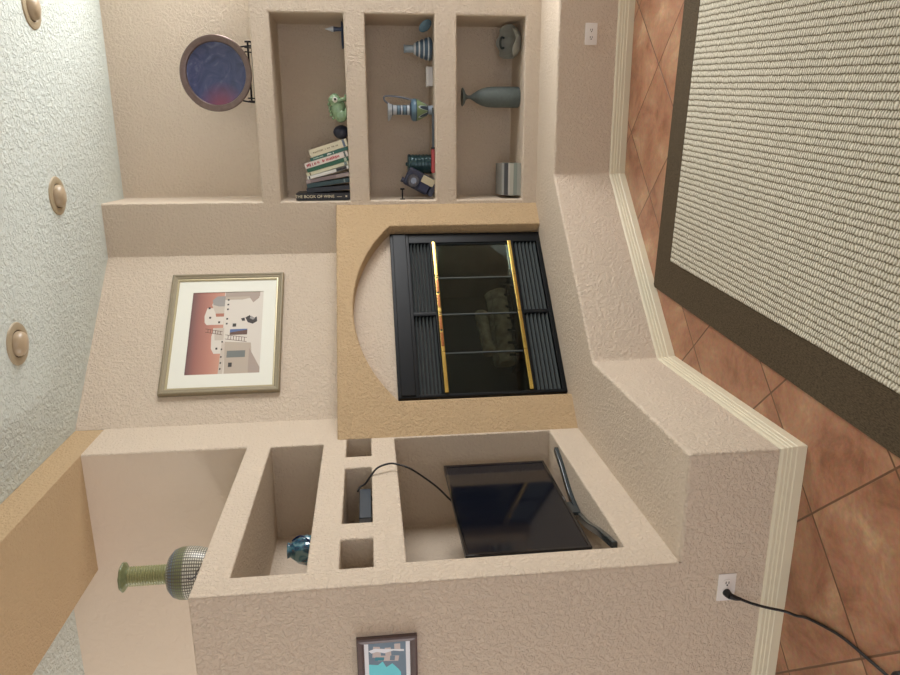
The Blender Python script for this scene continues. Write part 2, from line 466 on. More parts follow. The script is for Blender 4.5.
def rects(lst, y0, y1):
    bm = bmesh.new()
    for x0, x1, z0, z1 in lst: box(bm, (x0, y0, z0), (x1, y1, z1))
    return bm
GL, GR = .052, 1.104       # glass opening
# black metal face: border, middle dividers and hood
fr = rects([(IL, IR, .845, IT), (IL, GL, 0, .845), (GR, IR, 0, .845), (GL, GR, 0, .028), (.565, .59, .712, .845), (.565, .59, .028, .186),
            (GL, GR, .703, .714), (GL, GR, .178, .196)], -.158, -.10)
obj('firebox_frame', fr, M['black_metal'], fp, bevel=.002, segs=1)
obj('hood', rects([(IL+.012, IR-.012, .862, .945)], -.166, -.158), M['black_metal'], fp, bevel=.004, segs=2)
for (x0, x1) in ((GL, .565), (.59, GR)):
    for z0, z1, n in ((.716, .845, 6), (.032, .176, 6)):
        for k in range(n):
            zc = z0 + (z1 - z0) * (k + .5) / n; hgt = (z1 - z0) / n
            bm = bmesh.new()
            # a tilted blade
            v = [(x0, -.153, zc - hgt*.30), (x1, -.153, zc - hgt*.30), (x1, -.130, zc + hgt*.16), (x0, -.130, zc + hgt*.16)]
            w = [(a, b + .005, c - .0) for a, b, c in v]
            vv = [bm.verts.new(p) for p in v + w]
            for f in ((0,1,2,3), (7,6,5,4), (0,4,5,1), (1,5,6,2), (2,6,7,3), (3,7,4,0)): bm.faces.new([vv[i] for i in f])
            obj('louvre', bm, M['slat'], fp)
for r_ in ((GL, GR, .705, .85), (GL, GR, .02, .186)):
    obj('louvre_backing', rects([r_], -.112, -.106), M['slot'], fp)
# brass strips: each is made of short lengths with tiny gaps
q4 = [GL + (GR-GL)*i/4 for i in range(5)]
for zc, nm in ((.690, 'brass_strip'), (.207, 'brass_strip')):
    for i in range(4):
        mat = M['brass']
        b = obj(nm, bx((q4[i]+.0015, -.172, zc-.011), (q4[i+1]-.0015, -.152, zc+.011)), mat, fp, bevel=.003, segs=2, label='polished brass strip')
        if zc > .5 and i in (1, 2):
            for k in range(2):
                xk = q4[i] + (q4[i+1]-q4[i]) * (.3 + .42*k)
                obj('slider', bx((xk-.045, -.1755, zc-.0085), (xk+.045, -.172, zc+.0085)), M['copper'], b, bevel=.001, segs=1)
                obj('slider_hole', cyl((xk+.06, -.1738, zc), (xk+.06, -.1715, zc), .006), M['slot'], b)
# glass doors
def dark_glass():
    m, nt, p = newmat('smoked_glass'); N, L = nt.nodes, nt.links
    nt.nodes.remove(p)
    tr = N.new('ShaderNodeBsdfTransparent'); tr.inputs['Color'].default_value = (.72, .77, .77, 1)
    gl = N.new('ShaderNodeBsdfGlossy'); gl.inputs['Roughness'].default_value = .03; gl.inputs['Color'].default_value = (.55, .66, .68, 1)
    lw = N.new('ShaderNodeFresnel'); lw.inputs['IOR'].default_value = 1.5
    mx = N.new('ShaderNodeMixShader'); L.new(lw.outputs[0], mx.inputs[0]); L.new(tr.outputs[0], mx.inputs[1]); L.new(gl.outputs[0], mx.inputs[2])
    L.new(mx.outputs[0], N['Material Output'].inputs['Surface'])
    return m
M['glass'] = dark_glass()
for i in range(4):
    g = obj('glass_door', bx((q4[i]+.002, -.143, .221), (q4[i+1]-.002, -.138, .677)), M['glass'], fp, label='smoked glass door panel')
    for r_ in ((q4[i]+.0005, q4[i]+.003, .221, .677), (q4[i+1]-.003, q4[i+1]-.0005, .221, .677)):
        obj('door_edge', rects([r_], -.146, -.136), M['slat'], g)
# firebox shell behind the glass
def brick():
    m, nt, p = newmat('dark_firebrick'); N, L = nt.nodes, nt.links  # near-black grey bricks with mortar of much the same tone
    tc = N.new('ShaderNodeTexCoord'); mp = N.new('ShaderNodeMapping'); mp.inputs['Rotation'].default_value = (PI/2, 0, 0)
    b = N.new('ShaderNodeTexBrick'); b.inputs['Scale'].default_value = 4
    b.inputs['Color1'].default_value = rgb(30, 34, 34); b.inputs['Color2'].default_value = rgb(24, 28, 29); b.inputs['Mortar'].default_value = rgb(26, 27, 27)
    L.new(tc.outputs['Object'], mp.inputs['Vector']); L.new(mp.outputs['Vector'], b.inputs['Vector']); L.new(b.outputs['Color'], p.inputs['Base Color'])
    p.inputs['Roughness'].default_value = .9
    return m
M['brick'] = brick()
bm = bmesh.new()
x0, x1, z0, z1, yb = GL, GR, .19, .73, .24
F = [(x0, -.12), (x1, -.12), (x1-.16, yb), (x0+.16, yb)]
lo = [bm.verts.new((x, y, z0)) for x, y in F]; up = [bm.verts.new((x, y, z1)) for x, y in F]
bm.faces.new(lo); bm.faces.new(up[::-1])
for a, b in ((1, 2), (2, 3), (3, 0)): bm.faces.new((lo[a], lo[b], up[b], up[a]))
obj('firebox', bm, M['brick'], fp, label='dark brick firebox lining')
# grate
bm = bmesh.new()
for k in range(7):
    x = .33 + k*.085
    box(bm, (x-.006, -.06, .225), (x+.006, .16, .24))
    box(bm, (x-.006, -.072, .225), (x+.006, -.06, .285))
box(bm, (.3, -.02, .213), (.87, -.008, .226)); box(bm, (.3, .12, .213), (.87, .132, .226))
for x in (.32, .85):
    for y in (-.015, .125): box(bm, (x-.007, y-.007, .19), (x+.007, y+.007, .214))
obj('grate', bm, M['black_metal'], fp)
# gas logs resting on the grate: placed in world space
bark = simple('log_bark', rgb(166, 148, 118), .9, 0, 1., 26, vary=.9)
cut = simple('log_cut_end', rgb(150, 124, 84), .9, vary=.2, scale=30)
mw = Matrix.Translation((0, -B0, HB)) @ Matrix.Rotation(PI/4, 4, 'Z')
def log(a, b, r, label, seed):
    a, b = mw @ Vector(a), mw @ Vector(b)
    rnd = random.Random(seed)
    c = (a + b)/2
    t = thing('fireplace_log', label, 'log', c, group='logs on the grate')
    n = 12; pts = []
    for i in range(n+1):
        p = a + (b-a)*i/n - c
        pts.append(p + Vector((rnd.uniform(-.004, .004), rnd.uniform(-.004, .004), rnd.uniform(-.004, .004))))
    w = [rnd.uniform(.9, 1.1) for _ in range(n+2)]
    bm = tube(pts, r, 16, rad=lambda f: r*w[int(f*n)])
    obj('bark', bm, bark, t, smooth=True, angle=60)
    d = (b-a).normalized()
    for s_, p in ((-1, a-c), (1, b-c)):
        obj('cut_end', cyl(p + d*s_*.0005, p + d*s_*.004, r*.93, segs=16), cut, t)
log((.30, -.015, .292), (.80, -.03, .292), .05, 'thick front log lying across the grate behind the smoked glass', 1)
log((.36, .09, .298), (.86, .095, .298), .055, 'rear log lying on the grate behind the front log', 2)
log((.40, .03, .385), (.70, .06, .40), .04, 'shorter log resting on top of the other two', 3)

# ------------------------------------------------------------------ ceiling eyeball lights
def eyeball(x, y, label, ang):
    t = thing('ceiling_light', label, 'ceiling light', (x, y, H), group='recessed eyeball lights')
    obj('trim_ring', lathe([(.062, -.004), (.066, -.008), (.085, -.0095), (.097, -.006), (.1005, 0)], 48, cap=False), M['lightring'], t, smooth=True)
    obj('gap_shadow', lathe([(.0, -.003), (.068, -.003)], 40, cap=False), M['slot'], t)  # dark disc painted in for the shadow between ring and eyeball
    o = obj('shade', lathe([(.0, .02), (.056, .016), (.0585, .0), (.058, -.012), (.0545, -.023), (.047, -.032), (.036, -.038), (.02, -.0415), (.0, -.0425)], 40, cap=False), M['eyeball'], t, smooth=True, angle=50)
    o.rotation_euler = (math.radians(12), 0, ang)
eyeball(2.146, -.585, 'beige eyeball light in the ceiling beside the plate ledge, partly out of frame', 0)
eyeball(1.236, -.605, 'beige eyeball light in the ceiling in front of the corner of the plate ledge', 0)
eyeball(.614, -1.262, 'beige eyeball light in the ceiling in front of the framed village print', PI/4)

# ------------------------------------------------------------------ framed print on the chimney wall
pf = thing('framed_print', 'framed print of a white adobe village under a terracotta sky, over the fireplace', 'picture', (0, -B0, 0), (0, 0, PI/4))
fx0, fx1, fz0, fz1 = .178, .996, 2.058, 2.728
def frame_ring(x0, x1, z0, z1, prof, y=0):
    """mitred moulding: prof = (inset, out)"""
    bm = bmesh.new(); rings = []
    for ins, out in prof:
        rings.append([bm.verts.new(p) for p in ((x0+ins, y-out, z0+ins), (x1-ins, y-out, z0+ins), (x1-ins, y-out, z1-ins), (x0+ins, y-out, z1-ins))])
    for a, b in zip(rings, rings[1:]):
        for i in range(4): bm.faces.new((a[i], a[(i+1) % 4], b[(i+1) % 4], b[i]))
    return bm
obj('frame', frame_ring(fx0, fx1, fz0, fz1, [(0, .001), (0, .026), (.006, .032), (.014, .032), (.018, .027), (.028, .026), (.034, .021)]), M['frame'], pf, bevel=.0012, segs=1, label='champagne moulded frame')
obj('frame_lip', frame_ring(fx0, fx1, fz0, fz1, [(.034, .0215), (.041, .0225), (.043, .017), (.045, .012)]), M['frame_lip'], pf)
px0, px1, pz0, pz1 = .305, .868, 2.178, 2.598
matte = obj('mat', frame_ring(fx0, fx1, fz0, fz1, [(.044, .0125), (px0-fx0, .0125), (px0-fx0+.002, .0105)]), M['mat_board'], pf, label='white mat board')
# fix the mat opening (the margins differ on the four sides)
bm = bmesh.new()
o_ = [(fx0+.044, fz0+.044), (fx1-.044, fz0+.044), (fx1-.044, fz1-.044), (fx0+.044, fz1-.044)]
i_ = [(px0, pz0), (px1, pz0), (px1, pz1), (px0, pz1)]
for k in range(4):
    a, b = o_[k], o_[(k+1) % 4]; c, d = i_[(k+1) % 4], i_[k]
    poly(bm, [(p[0], -.0125, p[1]) for p in (a, b, c, d)])
    poly(bm, [(d[0], -.0125, d[1]), (c[0], -.0125, c[1]), (c[0], -.0095, c[1]), (d[0], -.0095, d[1])])
me = bpy.data.meshes.new('mat'); bmesh.ops.recalc_face_normals(bm, faces=bm.faces[:]); bm.to_mesh(me); bm.free(); me.materials.append(M['mat_board']); matte.data = me
# printed image: a flat picture, sky + houses as coloured shapes
PW, PH = px1-px0, pz1-pz0
ink = {}
def inkm(k, c):
    if k not in ink: ink[k] = simple('print_' + k, c, .6)
    return ink[k]
sky = ramp_mat('print_sky', 'Object', 'Z', [(pz1-.46*PH, rgb(198, 148, 126)), (pz1-.30*PH, rgb(184, 128, 110)), (pz1-.12*PH, rgb(154, 102, 92)), (pz1, rgb(110, 80, 78))], .6, interp='LINEAR')
mats = [sky, inkm('white', rgb(214, 206, 194)), inkm('pale', rgb(196, 184, 170)), inkm('shade', rgb(168, 152, 140)), inkm('sand', rgb(182, 168, 152)),
        inkm('dark', rgb(58, 52, 50)), inkm('blue', rgb(86, 106, 150)), inkm('gate', rgb(116, 120, 116)), inkm('rust', rgb(170, 112, 92)), inkm('grey', rgb(150, 146, 142)), inkm('brown', rgb(98, 72, 62))]
bm = bmesh.new(); layer = [0]
def P(pts, mi):
    layer[0] += 1
    y = -.009 - layer[0]*.000012
    poly(bm, [(px0 + u*PW, y, pz1 - v*PH) for u, v in pts], mi)
def Rr(u0, u1, v0, v1, mi): P([(u0, v0), (u1, v0), (u1, v1), (u0, v1)], mi)
Rr(0, 1, 0, 1, 0)
P([(0, .46), (.35, .47), (1, .45), (1, 1), (0, 1)], 1)
P([(.24, .36), (.30, .32), (.44, .31), (.55, .33), (.55, .48), (.24, .48)], 1)      # middle upper house
P([(.40, .36), (.55, .34), (.55, .48), (.40, .48)], 2)
P([(.59, .23), (.62, .20), (.70, .19), (.80, .22), (.80, .34), (.59, .34)], 1)
P([(.59, .32), (.80, .30), (.80, .46), (.59, .46)], 1)
P([(.73, .34), (.84, .28), (.93, .32), (.95, .46), (.73, .46)], 2)
P([(.82, .38), (.84, .30), (.90, .28), (.95, .35), (.95, .46), (.82, .46)], 9)
P([(.69, .35), (.73, .34), (.73, .46), (.69, .46)], 8)
P([(.0, .44), (.38, .46), (.38, .52), (0, .5)], 2)
P([(.36, .49), (.94, .48), (1, .60), (1, 1), (.36, 1)], 1)                          # big front house
P([(.03, .52), (.38, .50), (.36, .86), (.05, .90), (.0, .85), (0, .52)], 4)          # left front house
P([(.0, .84), (.30, .84), (.06, 1), (.0, 1)], 3)
P([(.90, .46), (1, .46), (1, .92), (.96, .93), (.92, .82), (.90, .70)], 4)
P([(.86, .86), (.93, .80), (1, .86), (1, .94), (.92, .94)], 3)
Rr(.94, 1, .46, .95, 3)
Rr(.46, .53, .56, .80, 6); P([(.46, .56), (.49, .56), (.52, .80), (.46, .80)], 10)
Rr(.19, .27, .54, .79, 7); Rr(.08, .13, .57, .62, 5); Rr(.56, .60, .59, .64, 5)
for u in (.06, .13, .20, .29, .38): Rr(u-.01, u+.01, .455, .475, 5)
for u in (.60, .66, .78, .84, .90): Rr(u-.01, u+.01, .495, .52, 5)
for (u, v) in ((.30, .395), (.62, .40), (.68, .27), (.80, .25)): Rr(u-.012, u+.012, v-.014, v+.014, 5)
# ladders: rails and rungs
def ladder(u0, v0, u1, v1, w, n):
    for s_ in (0, w): P([(u0+s_, v0), (u0+s_+.006, v0), (u1+s_+.006, v1), (u1+s_, v1)], 10)
    for k in range(1, n):
        f = k/n; u = u0 + (u1-u0)*f; v = v0 + (v1-v0)*f
        Rr(u, u+w+.006, v, v+.008, 10)
ladder(.41, .50, .37, .80, .05, 8); ladder(.50, .22, .46, .46, .04, 7)
P([(.61, .80), (.67, .76), (.70, .82), (.65, .86), (.68, .92), (.62, .93), (.59, .87)], 5)
P([(.63, .72), (.66, .70), (.67, .75), (.63, .76)], 5)
P([(.66, .82), (.69, .84), (.66, .90), (.64, .87)], 9)
obj('print', bm, mats, pf, label='print of a pueblo village with ladders and a terracotta sky', recalc=False)
obj('backing', bx((fx0+.01, -.006, fz0+.01), (fx1-.01, -.001, fz1-.01)), M['mat_board'], pf)

# ------------------------------------------------------------------ small framed photo on the unit's front face
sp_ = thing('framed_photo', 'small dark framed photo of pale buildings and turquoise water beside the alcove unit', 'picture', (0, YD, 0))
X0, X1, Z0, Z1 = -.492, -.208, 1.402, 1.618
obj('frame', frame_ring(X0, X1, Z0, Z1, [(0, .001), (0, .018), (.006, .022), (.018, .018), (.024, .012), (.026, .008)]), M['dark_frame'], sp_, label='ridged grey-brown frame')
mats = [simple('photo_white', rgb(240, 243, 248), .5), simple('photo_turquoise', rgb(112, 222, 234), .5), simple('photo_stone', rgb(206, 194, 190), .5), simple('photo_slate', rgb(112, 134, 152), .5), simple('photo_teal', rgb(60, 140, 156), .5)]
bm = bmesh.new(); k_ = [0]
def Q(pts, mi):
    k_[0] += 1
    poly(bm, [(X1 - u*(X1-X0), -.0078 - k_[0]*.00002, Z1 - v*(Z1-Z0)) for u, v in pts], mi)
Q([(.09, .11), (.91, .11), (.91, .89), (.09, .89)], 3)
Q([(.09, .11), (.91, .11), (.91, .19), (.09, .19)], 0); Q([(.09, .81), (.91, .81), (.91, .89), (.09, .89)], 0)
Q([(.14, .27), (.30, .25), (.32, .40), (.15, .38)], 2); Q([(.17, .46), (.29, .47), (.31, .57), (.17, .56)], 2)
Q([(.28, .36), (.36, .34), (.38, .68), (.30, .70)], 2); Q([(.12, .62), (.22, .62), (.24, .72), (.12, .72)], 2)
Q([(.20, .19), (.24, .24), (.22, .33), (.25, .45), (.22, .6), (.24, .78), (.21, .78), (.19, .5), (.17, .3)], 0); Q([(.30, .30), (.35, .29), (.36, .44), (.31, .45)], 4); Q([(.29, .55), (.36, .54), (.37, .62), (.30, .63)], 3)
Q([(.40, .19), (.42, .34), (.37, .42), (.46, .48), (.41, .58), (.50, .68), (.55, .72), (.86, .74), (.88, .19)], 1)
Q([(.62, .19), (.7, .30), (.66, .45), (.76, .55), (.74, .74), (.86, .74), (.88, .19)], 4)
obj('photo', bm, mats, sp_, recalc=False)
obj('backing', bx((X0+.006, -.006, Z0+.006), (X1-.006, -.001, Z1-.006)), M['dark_frame'], sp_)

# ------------------------------------------------------------------ plate on its iron easel
pl = thing('decorative_plate', 'large round blue and purple glazed plate with a bronze rim standing on the upper ledge', 'plate', (1.912, .135, 2.412), (math.radians(-8), 0, math.radians(0)))
def plate_mat():
    m, nt, p = newmat('swirled_glaze'); N, L = nt.nodes, nt.links
    tc = N.new('ShaderNodeTexCoord')
    mp = N.new('ShaderNodeMapping'); mp.inputs['Rotation'].default_value = (PI/2, 0, 0); L.new(tc.outputs['Object'], mp.inputs['Vector'])
    nz = N.new('ShaderNodeTexNoise'); nz.inputs['Scale'].default_value = 9; nz.inputs['Detail'].default_value = 5; nz.inputs['Distortion'].default_value = 2.5
    L.new(mp.outputs['Vector'], nz.inputs['Vector'])
    cr = N.new('ShaderNodeValToRGB'); e = cr.color_ramp.elements
    e[0].position = .3; e[0].color = rgb(44, 50, 84); e[1].position = .72; e[1].color = rgb(90, 94, 124)
    k = e.new(.46); k.color = rgb(54, 62, 98); k = e.new(.58); k.color = rgb(64, 68, 104)
    L.new(nz.outputs['Fac'], cr.inputs['Fac'])
    sp = N.new('ShaderNodeSeparateXYZ'); L.new(tc.outputs['Object'], sp.inputs[0])
    ds = N.new('ShaderNodeVectorMath'); ds.operation = 'DISTANCE'; ds.inputs[1].default_value = (-.19, -.02, -.02); L.new(tc.outputs['Object'], ds.inputs[0])
    mr = N.new('ShaderNodeMapRange'); mr.inputs['From Min'].default_value = .15; mr.inputs['From Max'].default_value = .03; L.new(ds.outputs['Value'], mr.inputs['Value'])
    mx = N.new('ShaderNodeMix'); mx.data_type = 'RGBA'; mx.inputs['B'].default_value = rgb(112, 52, 76)
    L.new(mr.outputs['Result'], mx.inputs['Factor']); L.new(cr.outputs['Color'], mx.inputs['A']); L.new(mx.outputs['Result'], p.inputs['Base Color'])
    p.inputs['Roughness'].default_value = .25; p.inputs['Coat Weight'].default_value = .3
    return m
def disc_y(prof, segs=64):
    bm = lathe(prof, segs, cap=False)
    bmesh.ops.rotate(bm, verts=bm.verts[:], cent=(0, 0, 0), matrix=Matrix.Rotation(PI/2, 3, 'X'))
    return bm
obj('dish', disc_y([(0, -.0), (.06, .001), (.15, .006), (.185, .016), (.188, .02), (.18, .008), (.06, -.01), (0, -.01)]), plate_mat(), pl, smooth=True, label='blue and purple swirled glaze')
bronze = simple('bronze_rim', rgb(116, 98, 92), .35, .6, .2, 40, vary=.35)
obj('rim', disc_y([(.180, .012), (.186, .024), (.205, .03), (.218, .03), (.222, .024), (.216, .016), (.186, .01)]), bronze, pl, smooth=True, label='mottled bronze rim')
st = thing('plate_stand', 'black wrought iron easel holding the round plate on the upper ledge', 'plate stand', (1.918, .135, LEDGE))
bm = bmesh.new()
tube([(-.17, -.03, .034), (.17, -.03, .034)], .006, 8, bm)
tube([(-.17, -.03, .012), (.17, -.03, .012)], .004, 8, bm)
obj('rail', bm, M['iron'], st, smooth=True)
for x in (-.17, .17):
    obj('foot', tube(smooth_pts([(x, -.075, .045), (x, -.07, .012), (x, -.03, .0055), (x, .10, .0055)]), .0055, 8), M['iron'], st, smooth=True)
    obj('upright', tube(smooth_pts([(x, .085, .006), (x*.9, .075, .12), (x*.6, .07, .26)]), .005, 8), M['iron'], st, smooth=True)
for x in (-.15, .115, .14):
    obj('hook', tube(smooth_pts([(x, -.03, .012), (x, -.045, .03), (x, -.06, .05)]), .004, 8), M['iron'], st, smooth=True)

# ------------------------------------------------------------------ top niche: books and figurines
pages = simple('page_block', rgb(212, 202, 180), .85, bump=.2, scale=150)
def book(x, y, z, t, d, h, lean, col, label, title=None, band=None, tcol=None, rough=.45, lettering=None):
    o = thing('book', label, 'book', (x, y, z), (0, -lean, 0), 'books in the top niche')
    cov = simple('book_cover', col, rough)
    bm = bmesh.new()
    c = .0025
    box(bm, (0, 0, 0), (c, d, h)); box(bm, (t-c, 0, 0), (t, d, h)); box(bm, (c, 0, 0), (t-c, c, h))
    cv = obj('cover', bm, cov, o)
    obj('page_block', bx((c+.0002, c+.001, .003), (t-c-.0002, d-.004, h-.003)), pages, o)
    if band:
        for (z0, z1, bc) in band:
            obj('spine_band', bx((.001, -.0008, h*z0), (t-.001, 0, h*z1)), simple('spine_band', bc, .5), cv)
    if lettering:                                      # lettering too small to read: short strokes along the spine
        rnd = random.Random(int(t*1e4) + int(h*1e4))
        for (z0, z1, w, lc) in lettering:
            bm = bmesh.new(); z = h*z0
            while z < h*z1:
                sz = rnd.uniform(.004, .009)
                if rnd.random() < .82: box(bm, (t*(.5-w/2) + rnd.uniform(0, t*w*.2), -.0009, z), (t*(.5+w/2) - rnd.uniform(0, t*w*.25), -.0001, z + sz))
                z += sz + .0022
            obj('spine_lettering', bm, simple('spine_ink', lc, .5), cv)
    if title:
        # spine lettering reads from the top down
        for txt, zc, size in title:
            text_mesh(txt, size, simple('spine_ink', tcol or rgb(210, 205, 190), .5), 'spine_title', cv, (t/2, -.0012, h*zc), (PI/2, PI/2, 0))
    return o
specs = [  # t, h, lean, colour, label
 (.042, .338, 0, rgb(22, 22, 24), 'tallest book, black spine with pale capital letters, upright at the left end of the row'),
 (.027, .272, 4, rgb(34, 38, 44), 'near-black book leaning right against the tall black book'),
 (.026, .270, 8, rgb(40, 66, 68), 'dark teal book, third from the left in the leaning row'),
 (.022, .275, 10.5, rgb(156, 142, 138), 'thin greyish pink book beside the dark teal book'),
 (.019, .270, 15, rgb(222, 222, 214), 'thin white book with a black lower stripe in the middle of the leaning row'),
 (.020, .274, 15.8, rgb(206, 204, 176), 'thin cream book between the thin white book and the green book'),
 (.023, .270, 16.2, rgb(38, 92, 66), 'plain green book left of the white book with red lettering'),
 (.034, .280, 16.6, rgb(226, 216, 206), 'white book with red spine lettering'),
 (.020, .246, 17, rgb(44, 96, 84), 'green book with white spine lettering behind the right-most cream book'),
 (.047, .244, 17.2, rgb(214, 206, 178), 'thick cream book at the right end of the leaning row')]
prev = None; bl = []
for t, h, ldeg, col, lab in specs:
    th = math.radians(ldeg)
    if prev is None: x = NL + .006
    else:
        px, pt, ph, pth = prev
        x = -9
        for k in range(41):
            # right face of the previous book at height z, left face of this one
            z = min(ph*math.cos(pth) + pt*math.sin(pth), h*math.cos(th)) * k/40
            xr = px + pt*math.cos(pth) - (z - pt*math.sin(pth))*math.tan(pth) if z > pt*math.sin(pth) else px + z/max(math.tan(pth), 1e-6)
            if z <= pt*math.sin(pth): xr = px + pt*math.cos(pth)
            x = max(x, xr + z*math.tan(th) + .0012)
    bl.append(x); prev = (x, t, h, th)
Y0 = .035
def mk(i, **k):
    t, h, ld, col, lab = specs[i]
    return book(bl[i], k.pop('y', Y0 + .01), N1B + .0006, t, k.pop('d', .19), h, math.radians(ld), col, lab, **k)
mk(0, y=.02, d=.24, title=[('THE BOOK OF WINE', .655, .0262), ('HENRY', .20, .016), ('■', .07, .016)][:1] + [('—', .2, .03), ('■', .07, .014)], tcol=rgb(216, 206, 176))
mk(1); mk(2, band=[(.1, .13, rgb(120, 140, 140))]); mk(3, band=[(.3, .9, rgb(128, 112, 112))])
mk(4, band=[(.05, .3, rgb(30, 30, 34)), (.93, .96, rgb(60, 60, 60))])
mk(5, band=[(.04, .1, rgb(110, 130, 130)), (.9, .93, rgb(120, 110, 80))])
mk(6, band=[(.04, .1, rgb(180, 190, 170))])
mk(7, band=[(.05, .09, rgb(90, 100, 96))], lettering=[(.74, .95, .62, rgb(176, 66, 74)), (.2, .7, .55, rgb(190, 92, 96))])
mk(8, lettering=[(.38, .58, .6, rgb(226, 230, 220)), (.66, .9, .4, rgb(170, 194, 178))])
mk(9, band=[(.06, .12, rgb(98, 110, 128))], lettering=[(.22, .88, .22, rgb(150, 138, 110))])

# dark rounded figurine
t = thing('egg_ornament', 'small dark blue egg-shaped ornament between the books and the green frog', 'ornament', (1.57, .2, N1B))
obj('body', lathe([(.022, 0), (.036, .012), (.044, .035), (.043, .055), (.034, .078), (.018, .092), (.0, .096)], 32, cap=False), simple('dark_blue_glaze', rgb(46, 50, 68), .4, vary=.1), t, smooth=True)
obj('foot_ring', lathe([(.024, 0), (.026, .004), (.024, .008)], 28), simple('dark_clay', rgb(36, 36, 44), .6), t, smooth=True)

# green frog
fg = thing('frog_figurine', 'green glazed frog figurine with a big white eye in the top niche', 'figurine', (1.715, .13, N1B))
green = simple('frog_glaze', rgb(136, 164, 128), .22, 0, .25, 50, vary=.3, coat=.4)
bm = bmesh.new()
ball((-.01, .0, .054), (.066, .05, .050), bm, 28, 18)
ball((.042, -.006, .074), (.045, .042, .038), bm, 24, 16)
ball((.048, -.034, .092), (.02, .018, .02), bm, 16, 12); ball((.048, .026, .098), (.02, .018, .02), bm, 16, 12)
ball((-.048, -.034, .034), (.034, .02, .034), bm, 18, 12); ball((-.048, .036, .034), (.034, .02, .034), bm, 18, 12)
ball((-.07, -.005, .04), (.018, .03, .03), bm, 16, 10)
fb = obj('body', bm, green, fg, smooth=True, angle=80)
for y in (-.036, .034):
    obj('front_leg', tube(smooth_pts([(.038, y*.9, .06), (.048, y*1.25, .03), (.054, y*1.3, .012)]), .011, 10), green, fg, smooth=True, angle=80)
    obj('foot', ball((.06, y*1.35, .007), (.02, .013, .007)), green, fg, smooth=True)
    obj('hind_foot', ball((-.03, y*1.3, .008), (.032, .012, .008)), green, fg, smooth=True)
for k, (x, z) in enumerate(((-.062, .088), (-.044, .102), (-.02, .106), (.0, .108), (.02, .113))):
    obj('wart', ball((x, -.012, z), (.011, .011, .008), seg=12, rings=8), green, fg, smooth=True)
for y, sgn in ((-.046, -1), (.04, 1)):
    e = obj('eye', ball((.046, y, .072), (.017, .009, .017)), simple('eye_white', rgb(226, 226, 214), .2), fg, smooth=True, label='white eye')
    obj('pupil', ball((.049, y + sgn*.008, .071), (.008, .004, .008)), M['gloss_black'], e, smooth=True)

# dark dish with a pale pointed finial
t = thing('finial_ornament', 'dark ornament with a pale pointed finial at the right end of the top niche', 'ornament', (2.15, .2, N1B))
blu = simple('slate_blue_glaze', rgb(70, 84, 112), .35)
obj('tray', lathe([(.05, 0), (.075, .006), (.082, .016), (.08, .018), (.06, .012), (0, .010)], 36), blu, t, smooth=True)
obj('stem', lathe([(.014, .012), (.011, .03), (.013, .05), (.016, .066)], 20, cx=.035), blu, t, smooth=True)
obj('finial', lathe([(.0165, .066), (.017, .074), (.012, .088), (.005, .108), (.001, .12)], 20, cx=.035), simple('pale_ceramic', rgb(214, 220, 226), .3), t, smooth=True, label='pale pointed tip')

# ------------------------------------------------------------------ middle niche
# ringed jug
rj = thing('ringed_jar', 'blue and white ringed conical jar at the right of the middle niche', 'jar', (2.072, .17, N2B))
stops = [(0, rgb(92, 112, 130)), (.022, rgb(196, 204, 208)), (.03, rgb(74, 98, 120)), (.05, rgb(196, 204, 208)), (.058, rgb(74, 98, 120)), (.078, rgb(206, 212, 214)), (.087, rgb(86, 110, 130)), (.104, rgb(206, 212, 216)), (.125, rgb(120, 140, 154)), (.135, rgb(176, 188, 196)), (.18, rgb(176, 188, 196))]
bm = lathe([(.055, 0), (.066, .008), (.072, .02), (.066, .028), (.068, .036), (.06, .05), (.056, .056), (.058, .064), (.05, .078), (.046, .084), (.046, .092), (.036, .106), (.03, .116)], 40)
obj('body', bm, ramp_mat('ringed_glaze', 'Object', 'Z', stops, .3), rj, smooth=True, angle=60)
obj('neck', lathe([(.024, .116), (.023, .125), (.023, .17), (.026, .174), (.026, .178), (.018, .178), (.018, .14)], 32), simple('pale_blue_glaze', rgb(150, 166, 178), .3, vary=.15), rj, smooth=True, label='pale blue neck')
# blue dish in the corner
bd_ = thing('corner_dish', 'small blue dish leaning in the right corner of the middle niche', 'dish', (2.185, .085, N2B + .0395), (math.radians(-62), 0, math.radians(-50)))
obj('dish', lathe([(0, .0), (.02, 0), (.035, .006), (.046, .016), (.044, .017), (.03, .008), (0, .004)], 32), simple('blue_dish_glaze', rgb(96, 126, 144), .25, vary=.2), bd_, smooth=True)
# white box
wb = thing('trinket_box', 'small white rectangular box between the ringed jar and the painted jug', 'box', (1.905, .15, N2B))
obj('box_body', bx((-.058, -.03, 0), (.058, .03, .026)), simple('white_card', rgb(184, 182, 180), .6), wb, bevel=.003, segs=2)
obj('lid', bx((-.06, -.032, .026), (.06, .032, .042)), simple('white_card_lid', rgb(198, 196, 192), .6), wb, bevel=.003, segs=2)
